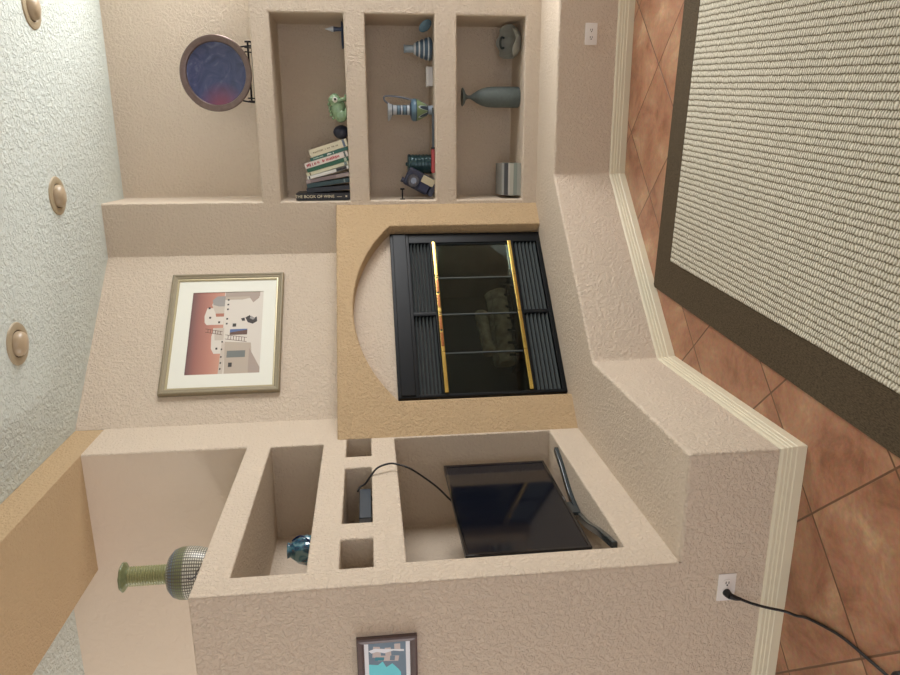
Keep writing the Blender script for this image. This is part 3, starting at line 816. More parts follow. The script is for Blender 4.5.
# painted jug
pj = thing('painted_jug', 'painted blue and green pottery jug with a tall neck and thin looped handle', 'jug', (1.705, .16, N2B))
navy, wht, grn, sky_ = rgb(52, 68, 84), rgb(190, 198, 204), rgb(126, 146, 106), rgb(96, 124, 142)
def petals(nt, tc, sp, out):
    N, L = nt.nodes, nt.links
    at = N.new('ShaderNodeMath'); at.operation = 'ARCTAN2'; L.new(sp.outputs['Y'], at.inputs[0]); L.new(sp.outputs['X'], at.inputs[1])
    mu = N.new('ShaderNodeMath'); mu.operation = 'MULTIPLY'; mu.inputs[1].default_value = 6; L.new(at.outputs[0], mu.inputs[0])
    sn = N.new('ShaderNodeMath'); sn.operation = 'SINE'; L.new(mu.outputs[0], sn.inputs[0])
    zz = N.new('ShaderNodeMapRange'); zz.inputs['From Min'].default_value = .025; zz.inputs['From Max'].default_value = .10; zz.inputs['To Min'].default_value = 1.1; zz.inputs['To Max'].default_value = -1.1
    L.new(sp.outputs['Z'], zz.inputs['Value'])
    df = N.new('ShaderNodeMath'); df.operation = 'SUBTRACT'; L.new(sn.outputs[0], df.inputs[0]); L.new(zz.outputs['Result'], df.inputs[1])
    cr = N.new('ShaderNodeValToRGB'); cr.color_ramp.interpolation = 'CONSTANT'
    e = cr.color_ramp.elements; e[0].color = navy; e[1].position = .5; e[1].color = grn
    k = e.new(.42); k.color = wht
    mm = N.new('ShaderNodeMapRange'); mm.inputs['From Min'].default_value = -2; mm.inputs['From Max'].default_value = 2; L.new(df.outputs[0], mm.inputs['Value']); L.new(mm.outputs['Result'], cr.inputs['Fac'])
    lt = N.new('ShaderNodeMath'); lt.operation = 'LESS_THAN'; lt.inputs[1].default_value = .105; L.new(sp.outputs['Z'], lt.inputs[0])
    gt = N.new('ShaderNodeMath'); gt.operation = 'GREATER_THAN'; gt.inputs[1].default_value = .036; L.new(sp.outputs['Z'], gt.inputs[0])
    an = N.new('ShaderNodeMath'); an.operation = 'MULTIPLY'; L.new(lt.outputs[0], an.inputs[0]); L.new(gt.outputs[0], an.inputs[1])
    mx = N.new('ShaderNodeMix'); mx.data_type = 'RGBA'; L.new(an.outputs[0], mx.inputs['Factor']); L.new(out, mx.inputs['A']); L.new(cr.outputs['Color'], mx.inputs['B'])
    return mx.outputs['Result']
jm = ramp_mat('jug_glaze', 'Object', 'Z', [(0, rgb(150, 164, 178)), (.03, navy), (.105, navy), (.11, sky_), (.14, navy), (.146, sky_), (.16, sky_)], .3, extra=petals)
obj('body', lathe([(.03, 0), (.029, .012), (.026, .03), (.038, .04), (.056, .075), (.068, .102), (.07, .112), (.07, .126), (.062, .138), (.034, .146), (.03, .148)], 44), jm, pj, smooth=True, angle=60, label='body painted with green and navy leaf shapes')
nk = ramp_mat('jug_neck_glaze', 'Object', 'Z', [(.14, navy), (.15, wht), (.165, navy), (.172, sky_), (.188, navy), (.195, wht), (.205, navy), (.212, sky_), (.226, navy), (.232, wht), (.255, navy), (.262, wht), (.32, wht)], .3)
bm = lathe([(.032, .146), (.03, .2), (.03, .25), (.036, .262), (.05, .274), (.058, .286), (.056, .288), (.034, .272), (.026, .255)], 40, wob=lambda f, z: 1 + (.22*math.cos(2*PI*f + PI) if z > .268 else 0))
obj('neck', bm, nk, pj, smooth=True, angle=60, label='white neck with navy bands')
obj('handle', tube(smooth_pts([(.03, 0, .27), (.055, 0, .305), (.078, 0, .31), (.085, 0, .285), (.078, 0, .21), (.062, 0, .135)]), .006, 10), simple('jug_handle_glaze', rgb(120, 128, 140), .3), pj, smooth=True, label='thin grey handle')
# dagger / letter opener along the shelf edge
lo_ = thing('letter_opener', 'dark blade with a red handle lying along the front of the middle niche', 'letter opener', (1.47, .045, N2B))
bm = bmesh.new()
v = [(0, -.009, .004), (.21, -.008, .004), (.245, .004, .004), (.21, .009, .004), (0, .009, .004)]
a = [bm.verts.new(p) for p in v]; b = [bm.verts.new((x, y, z + .012)) for x, y, z in v]
bm.faces.new(a[::-1]); bm.faces.new(b)
for i in range(5): bm.faces.new((a[i], a[(i+1) % 5], b[(i+1) % 5], b[i]))
obj('blade', bm, simple('dark_steel', rgb(64, 70, 72), .35, .5), lo_)
obj('guard', bx((-.006, -.016, 0), (.004, .016, .022)), M['iron'], lo_, bevel=.002, segs=2)
obj('handle', bx((-.155, -.012, .0), (-.006, .012, .022)), simple('red_handle', rgb(168, 62, 60), .4), lo_, bevel=.005, segs=3, label='red handle')
# teal tin and dark ornament leaning on it
tt = thing('teal_tin', 'dark teal ribbed tin standing behind the navy ornament in the middle niche', 'tin', (1.365, .25, N2B))
teal = simple('teal_paint', rgb(50, 78, 82), .3, .2, vary=.15)
obj('body', lathe([(.06, 0)] + [(r, z) for k in range(6) for r, z in ((.062, .006+k*.023), (.0645, .012+k*.023), (.062, .02+k*.023))] + [(.06, .145)], 40), teal, tt, smooth=True, angle=70)
obj('lid', lathe([(.063, .143), (.065, .147), (.065, .158), (.058, .163), (.012, .164), (.012, .172), (.008, .176), (0, .176)], 36), teal, tt, smooth=True, angle=50)
nv = thing('navy_ornament', 'dark navy folding camera ornament with a round lens, tilted against the teal tin', 'ornament', (1.195, .10, N2B + .002), (0, math.radians(28), 0)); nv.scale = (1.4, 1.2, 1.3)
nm_ = simple('navy_leather', rgb(44, 48, 66), .5, 0, .3, 120, vary=.2)
obj('body', bx((-.035, -.012, .025), (.05, .05, .16)), nm_, nv, bevel=.012, segs=3)
obj('lens', cyl((-.0, -.012, .118), (-.0, -.04, .118), .03, .026), simple('dark_lens_ring', rgb(70, 66, 66), .35, .3), nv, smooth=True)
obj('lens_glass', cyl((-.0, -.040, .118), (-.0, -.042, .118), .014), M['gloss_black'], nv)
obj('bellows', rects([(-.028+.003*k, .044-.003*k, .03, .085) for k in range(4)][0:1], -.03, -.012), simple('navy_bellows', rgb(40, 46, 74), .6, vary=.1), nv, bevel=.006, segs=2)
obj('flap', bx((.012, -.0345, .02), (.046, -.0305, .085)), simple('cream_patch', rgb(190, 180, 150), .6), nv, label='cream patch')
obj('knob', cyl((-.02, .02, .16), (-.02, .02, .172), .012), nm_, nv)
obj('foot_edge', bx((-.03, -.03, .0), (.03, .045, .026)), nm_, nv, bevel=.005, segs=2)
# peg hook in the side of the niche
pg = thing('wall_hook', 'small dark peg hook fixed to the left side of the middle niche', 'hook', (NL + .0005, .05, 1.298))
obj('plate', cyl((0, 0, 0), (.006, 0, 0), .016), M['iron'], pg)
obj('peg', cyl((.006, 0, 0), (.062, 0, 0), .0045), M['iron'], pg)
obj('knob', cyl((.062, 0, 0), (.072, 0, 0), .014), M['iron'], pg)

# ------------------------------------------------------------------ bottom niche
# long-bodied vase with a flared mouth
bv_ = thing('bottle_vase', 'dark grey-green stoneware vase with a narrow neck and flared lip in the bottom niche', 'vase', (1.785, .16, N3B))
stone = simple('speckled_stoneware', rgb(92, 102, 100), .55, 0, .4, 60, vary=.22)
obj('body', lathe([(.060, 0), (.0645, .006), (.065, .08), (.0645, .17), (.061, .21), (.052, .245), (.038, .275), (.022, .30), (.013, .315), (.0105, .325)], 48), stone, bv_, smooth=True, angle=50)
obj('lip', lathe([(.0105, .324), (.011, .335), (.02, .348), (.042, .356), (.056, .366), (.057, .372), (.052, .372), (.02, .356), (.006, .345)], 44), stone, bv_, smooth=True, angle=60)
# leaf dish with a wavy rim and loop handle
ld = thing('leaf_dish', 'grey-green leaf-shaped pottery dish with a wavy rim and loop handle in the bottom niche', 'dish', (2.125, .17, N3B))
clay = simple('grey_green_glaze', rgb(148, 150, 142), .4, 0, .25, 40, vary=.2)
bm = bmesh.new(); segs = 56; rings = []
for f, zz in ((.0, .004), (.45, .0), (.62, .008), (.80, .03), (.93, .055), (1.0, .07), (.97, .073), (.88, .058), (.74, .034), (.55, .014), (0, .012)):
    rg = []
    for i in range(segs):
        a = 2*PI*i/segs
        rx, ry = .098, .115
        back = max(0, math.sin(a))
        r_ = 1 + .05*math.sin(5*a + .6) + (.20*max(0, math.cos(a - math.radians(205)))**6)
        z_ = zz*.8 + (zz/.07)*(.062*min(1, back*1.6) + .009*math.sin(5*a)) if f > .5 else zz
        rg.append(bm.verts.new((rx*f*r_*math.cos(a), ry*f*r_*math.sin(a), z_)))
    rings.append(rg)
for a, b in zip(rings, rings[1:]):
    for i in range(segs): bm.faces.new((a[i], a[(i+1) % segs], b[(i+1) % segs], b[i]))
bmesh.ops.remove_doubles(bm, verts=bm.verts[:], dist=1e-5)
obj('bowl', bm, clay, ld, smooth=True, angle=70)
obj('handle', tube(smooth_pts([(.03, .088, .085), (.03, .074, .105), (.0, .066, .112), (-.03, .074, .105), (-.03, .088, .085)]), .007, 10), simple('dark_clay_handle', rgb(70, 78, 76), .45), ld, smooth=True, label='dark loop handle')
# stack of slim volumes
zc = N3B + .0004
cols = [(rgb(158, 160, 150), .024, 'pale grey slim volume at the bottom of the stack in the bottom niche', -.2), (rgb(132, 142, 134), .024, 'green-grey slim volume, second from the bottom of the stack', .6),
        (rgb(176, 176, 164), .022, 'pale cream-grey slim volume, third from the bottom of the stack', -.6), (rgb(190, 188, 180), .012, 'thin whitish volume, third from the top of the stack', .8),
        (rgb(66, 68, 70), .026, 'dark grey slim volume, second from the top of the stack in the bottom niche', 1.2), (rgb(150, 152, 148), .012, 'thin pale grey volume lying on top of the stack in the bottom niche', 1.8)]
for col, th, lab, rz in cols:
    o = thing('slim_volume', lab, 'book', (1.27, .155, zc), (0, 0, math.radians(rz)), 'slim volumes stacked in the bottom niche')
    cov = simple('volume_cover', col, .5)
    bm = bmesh.new(); w, d, c = .102, .12, .0018
    box(bm, (-w, -d, 0), (w, d, c)); box(bm, (-w, -d, th-c), (w, d, th)); box(bm, (-w, -d, c), (w, -d+c, th-c))
    obj('cover', bm, cov, o)
    obj('page_block', bx((-w+.003, -d+c+.0005, c+.0002), (w-.003, d-.003, th-c-.0002)), pages, o)
    zc += th + .0006

# ------------------------------------------------------------------ television on its V-shaped stand
tv = thing('television', 'black flat screen television on a V-shaped glossy stand in the large left niche', 'television', (-.12, -1.673, TB), (0, 0, PI/2))
# local: x = along the screen (towards the chimney), -y = out into the room
w2 = .416; zb, zt = .060, .588
bm = bmesh.new()
box(bm, (-w2, .0, zb), (w2, .022, zt)); 
obj('cabinet', bm, M['black_plastic'], tv, bevel=.004, segs=2)
obj('back_bulge', bx((-w2+.12, .022, zb+.06), (w2-.12, .05, zt-.1)), M['black_plastic'], tv, bevel=.012, segs=2)
obj('bezel', frame_ring(-w2, w2, zb, zt, [(0, 0), (0, .006), (.013, .006), (.0145, .0015)], 0), M['gloss_black'], tv, bevel=.001, segs=1)
obj('screen', bx((-w2+.0145, -.0012, zb+.0145), (w2-.0145, .0, zt-.0145)), simple('tv_screen', rgb(13, 16, 26), .08, spec=.55), tv, label='dark glossy screen')
obj('badge', bx((-.02, -.0072, zb+.004), (.02, -.006, zb+.009)), simple('grey_badge', rgb(130, 130, 130), .3, .6), tv)
sd_ = obj('stand_neck', bx((-.075, .026, .006), (.025, .046, zb+.12)), M['dark_gloss'], tv, bevel=.005, segs=2)
def blade(pts, w, h, nm):
    bm = bmesh.new(); P_ = [Vector((x, y, 0)) for x, y in smooth_pts2(pts)]
    L_, R_ = [], []
    for i, p in enumerate(P_):
        t_ = (P_[min(i+1, len(P_)-1)] - P_[max(i-1, 0)]).normalized(); n_ = Vector((-t_.y, t_.x, 0))
        L_.append(p + n_*w/2); R_.append(p - n_*w/2)
    ring = L_ + R_[::-1]
    a = [bm.verts.new(p + Vector((0, 0, .0005))) for p in ring]; b = [bm.verts.new(p + Vector((0, 0, h))) for p in ring]
    bm.faces.new(a[::-1]); bm.faces.new(b)
    for i in range(len(ring)): bm.faces.new((a[i], a[(i+1) % len(ring)], b[(i+1) % len(ring)], b[i]))
    return obj(nm, bm, M['dark_gloss'], tv, bevel=.004, segs=2)
def smooth_pts2(p): return [(v.x, v.y) for v in smooth_pts([(a, b, 0) for a, b in p], 6)]
# world x = -.12 - local y ; world y = -1.673 + local x
blade([(-.07, .05), (.08, .02), (.24, -.05), (.36, -.092)], .032, .022, 'stand_leg')
blade([(-.06, .05), (-.20, .02), (-.36, -.035), (-.535, -.082)], .032, .022, 'stand_leg')

# ------------------------------------------------------------------ cable box and its cable
cb = thing('cable_box', 'black cable box in the middle of the three small square niches', 'cable box', (-.17, -1.727, SB + .0005), (0, 0, PI/2))
slate = simple('lit_front_plastic', rgb(58, 68, 78), .35)  # paler blue-grey paints in the light on the black box front
obj('case', bx((-.152, -.11, .004), (.152, .11, .058)), M['black_plastic'], cb, bevel=.004, segs=2)
obj('front_panel', bx((-.11, -.114, .006), (.150, -.110, .056)), slate, cb, bevel=.001, segs=1, label='front panel with its lit blue-grey tone painted in')
for x in (-.12, .12):
    for y in (-.08, .08): obj('foot', cyl((x, y, 0), (x, y, .004), .012, segs=16), M['rubber'], cb)
cab = obj('cable', tube(smooth_pts([(-.054, -1.60, SB + .0655), (-.052, -1.562, 1.604), (-.04, -1.556, 1.580), (0.0, -1.555, 1.552), (0.03, -1.537, 1.518), (0.035, -1.511, 1.461), (0.03, -1.523, 1.415), (0.02, -1.545, 1.369), (-0.03, -1.529, 1.312), (-0.09, -1.533, 1.241), (-.136, -1.553, 1.193), (-.157, -1.566, 1.166), (-.166, -1.575, 1.13)], 10), .0046, 10), M['rubber'], smooth=True)
tag(cab, 'thin black cable looping from the cable box down behind the television', 'cable')

# ------------------------------------------------------------------ blue art glass in the upper left niche
gv = thing('glass_vase', 'blue art glass vase with a pinched rim in the upper left niche', 'vase', (-.33, -1.615, CB))
def bluglass():
    m, nt, p = newmat('blue_art_glass'); N, L = nt.nodes, nt.links
    tc = N.new('ShaderNodeTexCoord'); nz = N.new('ShaderNodeTexNoise'); nz.inputs['Scale'].default_value = 12; nz.inputs['Distortion'].default_value = 2; L.new(tc.outputs['Object'], nz.inputs['Vector'])
    cr = N.new('ShaderNodeValToRGB'); e = cr.color_ramp.elements
    e[0].position = .38; e[0].color = rgb(44, 88, 124); e[1].position = .62; e[1].color = rgb(170, 214, 222); k = e.new(.5); k.color = rgb(96, 160, 182)
    L.new(nz.outputs['Fac'], cr.inputs['Fac']); L.new(cr.outputs['Color'], p.inputs['Base Color'])
    p.inputs['Roughness'].default_value = .05; p.inputs['Transmission Weight'].default_value = .45; p.inputs['Coat Weight'].default_value = .6
    return m
M['blue_glass'] = bluglass()
bm = lathe([(.03, 0), (.045, .004), (.062, .035), (.068, .07), (.06, .105), (.042, .13), (.03, .142), (.036, .155), (.032, .156), (.022, .142), (.036, .125), (.054, .1), (.06, .07), (.052, .035), (.02, .012)], 48,
           wob=lambda f, z: 1 + .06*math.sin(2*PI*f*7 + z*25) * (1 if z > .02 else 0))
obj('bowl', bm, M['blue_glass'], gv, smooth=True, angle=80)
obj('stripe', tube([(Vector((.068*math.cos(a), .068*math.sin(a), 0)) * (1 - .35*abs(k-8)/8*abs(k-8)/8) + Vector((0, 0, .02 + k*.0072))) for k in range(17) for a in [-.9 + k*.11]], .004, 8), simple('navy_glass', rgb(24, 40, 84), .08), gv, smooth=True, label='dark blue swirl')

# ------------------------------------------------------------------ tall mosaic vase on the unit
mv = thing('mosaic_vase', 'tall beaded vase with green ribbed neck standing on top of the alcove unit', 'vase', (-.25, -1.862, UT))
def bead(nt, tc, sp, out):
    N, L = nt.nodes, nt.links
    at = N.new('ShaderNodeMath'); at.operation = 'ARCTAN2'; L.new(sp.outputs['Y'], at.inputs[0]); L.new(sp.outputs['X'], at.inputs[1])
    def wv(s_, k):
        mu = N.new('ShaderNodeMath'); mu.operation = 'MULTIPLY'; mu.inputs[1].default_value = k; L.new(s_, mu.inputs[0])
        sn = N.new('ShaderNodeMath'); sn.operation = 'SINE'; L.new(mu.outputs[0], sn.inputs[0]); return sn.outputs[0]
    a, b = wv(at.outputs[0], 48), wv(sp.outputs['Z'], 2*PI/.0088)
    mi = N.new('ShaderNodeMath'); mi.operation = 'MINIMUM'; L.new(a, mi.inputs[0]); L.new(b, mi.inputs[1])
    mr = N.new('ShaderNodeMapRange'); mr.inputs['From Min'].default_value = -.6; mr.inputs['From Max'].default_value = -.1; L.new(mi.outputs[0], mr.inputs['Value'])
    gr = N.new('ShaderNodeMix'); gr.data_type = 'RGBA'; gr.inputs['A'].default_value = rgb(96, 92, 80)
    L.new(mr.outputs['Result'], gr.inputs['Factor']); L.new(out, gr.inputs['B'])
    # dark branching motif near the base
    nz = N.new('ShaderNodeTexNoise'); nz.inputs['Scale'].default_value = 14; nz.inputs['Detail'].default_value = 2; L.new(tc.outputs['Object'], nz.inputs['Vector'])
    d = N.new('ShaderNodeMath'); d.operation = 'SUBTRACT'; d.inputs[1].default_value = .5; L.new(nz.outputs['Fac'], d.inputs[0])
    ab = N.new('ShaderNodeMath'); ab.operation = 'ABSOLUTE'; L.new(d.outputs[0], ab.inputs[0])
    lt = N.new('ShaderNodeMath'); lt.operation = 'LESS_THAN'; lt.inputs[1].default_value = .022; L.new(ab.outputs[0], lt.inputs[0])
    zl = N.new('ShaderNodeMath'); zl.operation = 'LESS_THAN'; zl.inputs[1].default_value = .125; L.new(sp.outputs['Z'], zl.inputs[0])
    an = N.new('ShaderNodeMath'); an.operation = 'MULTIPLY'; L.new(lt.outputs[0], an.inputs[0]); L.new(zl.outputs[0], an.inputs[1])
    m2 = N.new('ShaderNodeMix'); m2.data_type = 'RGBA'; m2.inputs['B'].default_value = rgb(54, 42, 36)
    L.new(an.outputs[0], m2.inputs['Factor']); L.new(gr.outputs['Result'], m2.inputs['A'])
    return m2.outputs['Result']
wht2, gr2, bl2 = rgb(214, 210, 194), rgb(120, 128, 84), rgb(108, 126, 146)
bmats = ramp_mat('beaded_bands', 'Object', 'Z', [(0, wht2), (.15, gr2), (.18, bl2), (.185, gr2), (.19, bl2), (.212, rgb(186, 190, 180)), (.233, rgb(186, 190, 180))], .35, extra=bead)
obj('body', lathe([(.062, 0), (.07, .008), (.094, .06), (.105, .105), (.109, .14), (.107, .175), (.098, .20), (.076, .22), (.042, .232)], 64), bmats, mv, smooth=True, angle=60, label='body with white, green and blue bead bands')
npf = []
n = 15
for k in range(n):
    z = .232 + k*(.155/n); npf += [(.036, z), (.0408, z + .004), (.0408, z + .0065)]
obj('neck', lathe([(.036, .23)] + npf + [(.037, .388)], 40), simple('green_beads', rgb(138, 138, 94), .35, 0, .5, 160, vary=.3), mv, smooth=True, angle=80, label='ribbed green neck')
obj('lip', lathe([(.037, .386), (.040, .392), (.046, .397), (.053, .401), (.058, .405), (.0605, .409), (.0595, .413), (.055, .416), (.046, .417), (.036, .414), (.03, .408), (.026, .396)], 44, wob=lambda f, z: 1 + .03*math.sin(2*PI*f*9)), simple('green_lip', rgb(116, 122, 86), .3, vary=.3, scale=80), mv, smooth=True, angle=60, label='flared green lip')

# ------------------------------------------------------------------ outlets
def outlet(x, y, z, label):
    t = thing('outlet', label, 'outlet', (x, y, z), group='wall outlets')
    obj('cover_plate', bx((-.0575, -.005, -.035), (.0575, -.0002, .035)), M['outlet'], t, bevel=.002, segs=2)
    for s_ in (-1, 1):
        r = obj('receptacle', lathe([(.0165, 0), (.0165, .002), (.0, .002)], 24, cap=False), M['outlet'], t)
        r.rotation_euler = (PI/2, 0, 0); r.location = (s_*.0195, -.005, 0)
        bm = bmesh.new()
        box(bm, (-.003, .0042, .0018), (.007, .0070, .0026)); box(bm, (-.003, -.0070, .0018), (.007, -.0042, .0026))
        cyl((-.008, 0, .0018), (-.008, 0, .0026), .0033, segs=12, bm=bm)
        obj('slots', bm, M['slot'], r)
    obj('screw', cyl((0, -.005, 0), (0, -.0062, 0), .003, segs=12), M['outlet'], t)
    return t
outlet(2.088, -DA, .241, 'white duplex outlet on the hearth bench front under the shelf niches')
outlet(-.117, YD, .2375, 'white duplex outlet with a black plug on the side of the alcove unit')

# power cord
pc = thing('power_cord', 'black power cord running from the lower left outlet to an adapter on the tiles', 'cord', (-.14, YD - .006, .2375))
o0 = Vector((-.14, YD - .006, .2375))
def loc(p): return Vector(p) - o0
bm = bmesh.new()
tube([loc((-.1365, YD - .0075, .2375)), loc((-.1365, YD - .020, .2375)), loc((-.138, YD - .03, .233))], .0145, 14, bm, rad=lambda f: .0155 - .003*f)
tube([loc((-.138, YD - .028, .234)), loc((-.142, YD - .038, .215)), loc((-.147, YD - .04, .195))], .01, 12, bm, rad=lambda f: .0125 - .007*f)
obj('plug', bm, M['rubber'], pc, smooth=True, angle=60)
obj('wire', tube([loc(p) for p in smooth_pts([(-.147, YD - .04, .197), (-.163, YD - .048, .155), (-.178, YD - .058, .10), (-.187, YD - .075, .04), (-.186, YD - .105, .012), (-.162, YD - .15, .0056), (-.124, YD - .25, .0056), (-.098, YD - .34, .0056), (-.084, YD - .452, .0056), (-.07, YD - .545, .010), (-.064, YD - .58, .014)], 9)], .0052, 10), M['rubber'], pc, smooth=True)
ad = bmesh.new()
lathe([(.0, 0), (.034, 0), (.038, .004), (.038, .022), (.034, .027), (0, .028)], 32, bm=ad, cx=loc((-.05, 0, 0)).x, cy=loc((0, YD - .605, 0)).y, cap=False)
for v in ad.verts: v.co.z += -o0.z + .0004
obj('adapter', ad, M['rubber'], pc, smooth=True, angle=50, label='round black adapter')

# ------------------------------------------------------------------ rug
rg = thing('area_rug', 'beige looped area rug with a wide dark brown border on the tile floor', 'rug', (.747, -.995, 0), (0, 0, math.radians(-4.6)))
RW, RL, RB, RT = 2.55, 3.3, .185, .011
def rug_field():
    m, nt, p = newmat('looped_weave'); N, L = nt.nodes, nt.links
    tc = N.new('ShaderNodeTexCoord'); sp = N.new('ShaderNodeSeparateXYZ')
    nzw = N.new('ShaderNodeTexNoise'); nzw.inputs['Scale'].default_value = 26; nzw.inputs['Detail'].default_value = 3; L.new(tc.outputs['Object'], nzw.inputs['Vector'])
    va = N.new('ShaderNodeVectorMath'); va.operation = 'MULTIPLY_ADD'; va.inputs[1].default_value = (.010, .03, 0)
    L.new(nzw.outputs['Color'], va.inputs[0]); L.new(tc.outputs['Object'], va.inputs[2]); L.new(va.outputs[0], sp.inputs[0])
    def m2(op, a, b):
        k = N.new('ShaderNodeMath'); k.operation = op
        for i, s_ in enumerate((a, b)):
            if s_ is None: continue
            if isinstance(s_, (int, float)): k.inputs[i].default_value = s_
            else: L.new(s_, k.inputs[i])
        return k.outputs[0]
    row = m2('MULTIPLY', sp.outputs['X'], 2*PI/.0250)
    c1 = m2('COSINE', row, None)
    rowfade = m2('POWER', m2('ABSOLUTE', m2('COSINE', m2('MULTIPLY', sp.outputs['X'], PI/.0250), None), None), .55)     # 0 in the groove
    idx = m2('FLOOR', m2('DIVIDE', sp.outputs['X'], .0250), None) if False else m2('FLOOR', m2('ADD', m2('DIVIDE', sp.outputs['X'], .0250), .5), None)
    sh = m2('MULTIPLY', idx, 2.3)
    lp = m2('ADD', m2('ADD', m2('MULTIPLY', sp.outputs['Y'], 2*PI/.0125), sh), m2('MULTIPLY', sp.outputs['X'], 2*PI/.05))
    loops = m2('ADD', m2('MULTIPLY', m2('SINE', lp, None), .5), .5)
    hgt = m2('MULTIPLY', rowfade, m2('ADD', m2('MULTIPLY', loops, .6), .4))
    fz = N.new('ShaderNodeTexNoise'); fz.inputs['Scale'].default_value = 190; fz.inputs['Detail'].default_value = 3; L.new(tc.outputs['Object'], fz.inputs['Vector'])
    h2 = m2('ADD', m2('SUBTRACT', hgt, .22), m2('MULTIPLY', fz.outputs['Fac'], .75))
    cr = N.new('ShaderNodeValToRGB'); e = cr.color_ramp.elements
    e[0].position = .22; e[0].color = rgb(92, 83, 64); e[1].position = .88; e[1].color = rgb(230, 224, 206); k = e.new(.50); k.color = rgb(174, 165, 142)
    L.new(h2, cr.inputs['Fac']); L.new(cr.outputs['Color'], p.inputs['Base Color'])  # groove shadow is painted into the colour along with darker yarn
    b = N.new('ShaderNodeBump'); b.inputs['Strength'].default_value = .9; b.inputs['Distance'].default_value = .008
    L.new(h2, b.inputs['Height']); L.new(b.outputs['Normal'], p.inputs['Normal'])
    p.inputs['Roughness'].default_value = .95; p.inputs['Specular IOR Level'].default_value = .1
    return m
def rug_border():
    m, nt, p = newmat('border_weave'); N, L = nt.nodes, nt.links
    tc = N.new('ShaderNodeTexCoord'); mp = N.new('ShaderNodeMapping'); mp.inputs['Scale'].default_value = (260, 90, 90); L.new(tc.outputs['Object'], mp.inputs['Vector'])
    nz = N.new('ShaderNodeTexNoise'); nz.inputs['Scale'].default_value = 1; nz.inputs['Detail'].default_value = 2; L.new(mp.outputs['Vector'], nz.inputs['Vector'])
    cr = N.new('ShaderNodeValToRGB'); e = cr.color_ramp.elements; e[0].position = .3; e[0].color = rgb(66, 56, 42); e[1].position = .7; e[1].color = rgb(94, 82, 64)
    L.new(nz.outputs['Fac'], cr.inputs['Fac']); L.new(cr.outputs['Color'], p.inputs['Base Color'])
    b = N.new('ShaderNodeBump'); b.inputs['Strength'].default_value = .5; b.inputs['Distance'].default_value = .002; L.new(nz.outputs['Fac'], b.inputs['Height']); L.new(b.outputs['Normal'], p.inputs['Normal'])
    p.inputs['Roughness'].default_value = .9; p.inputs['Specular IOR Level'].default_value = .15
    return m
def ringbm(x0, x1, y0, y1, w, z0, z1):
    bm = bmesh.new()
    o1 = [(x0, y0), (x1, y0), (x1, y1), (x0, y1)]; i1 = [(x0+w, y0+w), (x1-w, y0+w), (x1-w, y1-w), (x0+w, y1-w)]
    vs = {}
    def v(p, z):
        if (p, z) not in vs: vs[p, z] = bm.verts.new((*p, z))
        return vs[p, z]
    for k in range(4):
        a, b, c, d = o1[k], o1[(k+1) % 4], i1[(k+1) % 4], i1[k]
        bm.faces.new([v(p, z1) for p in (a, b, c, d)]); bm.faces.new([v(p, z0) for p in (d, c, b, a)])
        bm.faces.new((v(a, z0), v(b, z0), v(b, z1), v(a, z1))); bm.faces.new((v(d, z1), v(c, z1), v(c, z0), v(d, z0)))
    return bm
obj('border', ringbm(0, RW, -RL, 0, RB, .0008, .009), rug_border(), rg, bevel=.003, segs=2, label='dark brown woven border')
# field: a scalloped edge where the loops stop
obj('field', bx((RB-.004, -RL+RB-.004, .001), (RW-RB+.004, -RB+.004, .0135)), rug_field(), rg, bevel=.004, segs=2, label='beige looped rows')

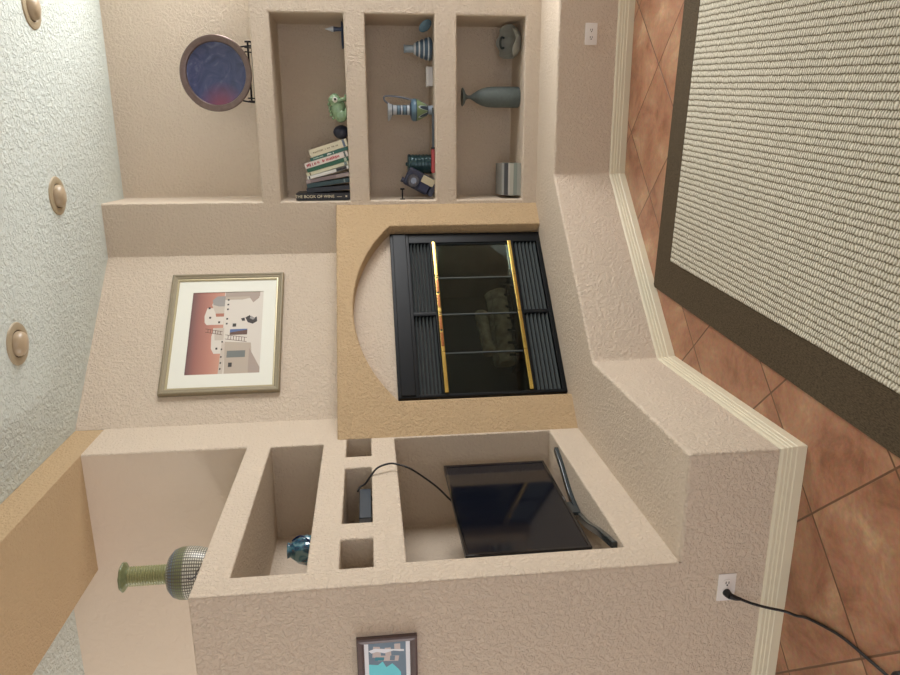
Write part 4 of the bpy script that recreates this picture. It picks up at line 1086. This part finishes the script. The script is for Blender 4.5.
# ------------------------------------------------------------------ camera
cd = bpy.data.cameras.new('camera'); cam = bpy.data.objects.new('camera', cd); C.objects.link(cam)
F_PX = 701.395
cd.sensor_fit = 'HORIZONTAL'; cd.sensor_width = 36; cd.lens = 36 * F_PX / 900; cd.clip_start = .02
yw, pt, rl = (math.radians(v) for v in (15.3975, -6.3798, -1.9503))
fw = Vector((-math.sin(yw)*math.cos(pt), math.cos(yw)*math.cos(pt), math.sin(pt)))
rt = Vector((math.cos(yw), math.sin(yw), 0)); up = rt.cross(fw)
r2 = rt*math.cos(rl) + up*math.sin(rl); u2 = -rt*math.sin(rl) + up*math.cos(rl)
# the photograph was taken with the phone on its side: the room's up is the picture's left
X, Y, Z = -u2, r2, -fw
cam.matrix_world = Matrix(((X.x, Y.x, Z.x, 1.48366), (X.y, Y.y, Z.y, -4.56546), (X.z, Y.z, Z.z, 1.52769), (0, 0, 0, 1)))
bpy.context.scene.camera = cam

# ------------------------------------------------------------------ daylight through the windows, plus an added hall fill
def window_light(name, loc, rot, sx, sy, power, col):
    l = bpy.data.lights.new(name, 'AREA'); l.shape = 'RECTANGLE'; l.size = sx; l.size_y = sy; l.energy = power; l.color = col
    o = bpy.data.objects.new(name, l); C.objects.link(o); o.location = loc; o.rotation_euler = rot
    return o
# right-hand window (light travels towards -x)
window_light('daylight_right', (RIGHT_X + .45, .1, 1.72), (0, PI/2, .36), 1.8, 2.2, 188, (.99, .985, .985))
# daylight thrown up from the sunlit ground outside the same window
window_light('ground_bounce', (RIGHT_X + .75, -.1, .1), (0, math.radians(142), 0), 1.0, 2.2, 10, (.84, 1.0, .98))
window_light('daylight_front', ((WF[0]+WF[1])/2, FRONT_Y - .04, (WF[2]+WF[3])/2), (PI/2, 0, 0), WF[1]-WF[0], WF[3]-WF[2], 60, (.90, .91, 1.0))
window_light('daylight_hall', (HALL_X - .04, (WH[0]+WH[1])/2, (WH[2]+WH[3])/2), (0, -PI/2, 0), WH[3]-WH[2], WH[1]-WH[0], 75, (1.0, .98, .97))
window_light('hall_ceiling_fill', (HALL_X - .8, -3.6, .1), (0, math.radians(-142), 0), 1.0, 3.0, 190, (1.0, .98, .96))  # added unseen fill that lifts the hall ceiling and beam underside
w = bpy.data.worlds.new('sky'); bpy.context.scene.world = w; w.use_nodes = True
bg = w.node_tree.nodes['Background']; bg.inputs['Color'].default_value = (.75, .85, 1, 1); bg.inputs['Strength'].default_value = .6

vs = bpy.context.scene.view_settings
vs.view_transform = 'Standard'; vs.look = 'None'; vs.exposure = 0.05; vs.gamma = 1.0; vs.use_curve_mapping = False
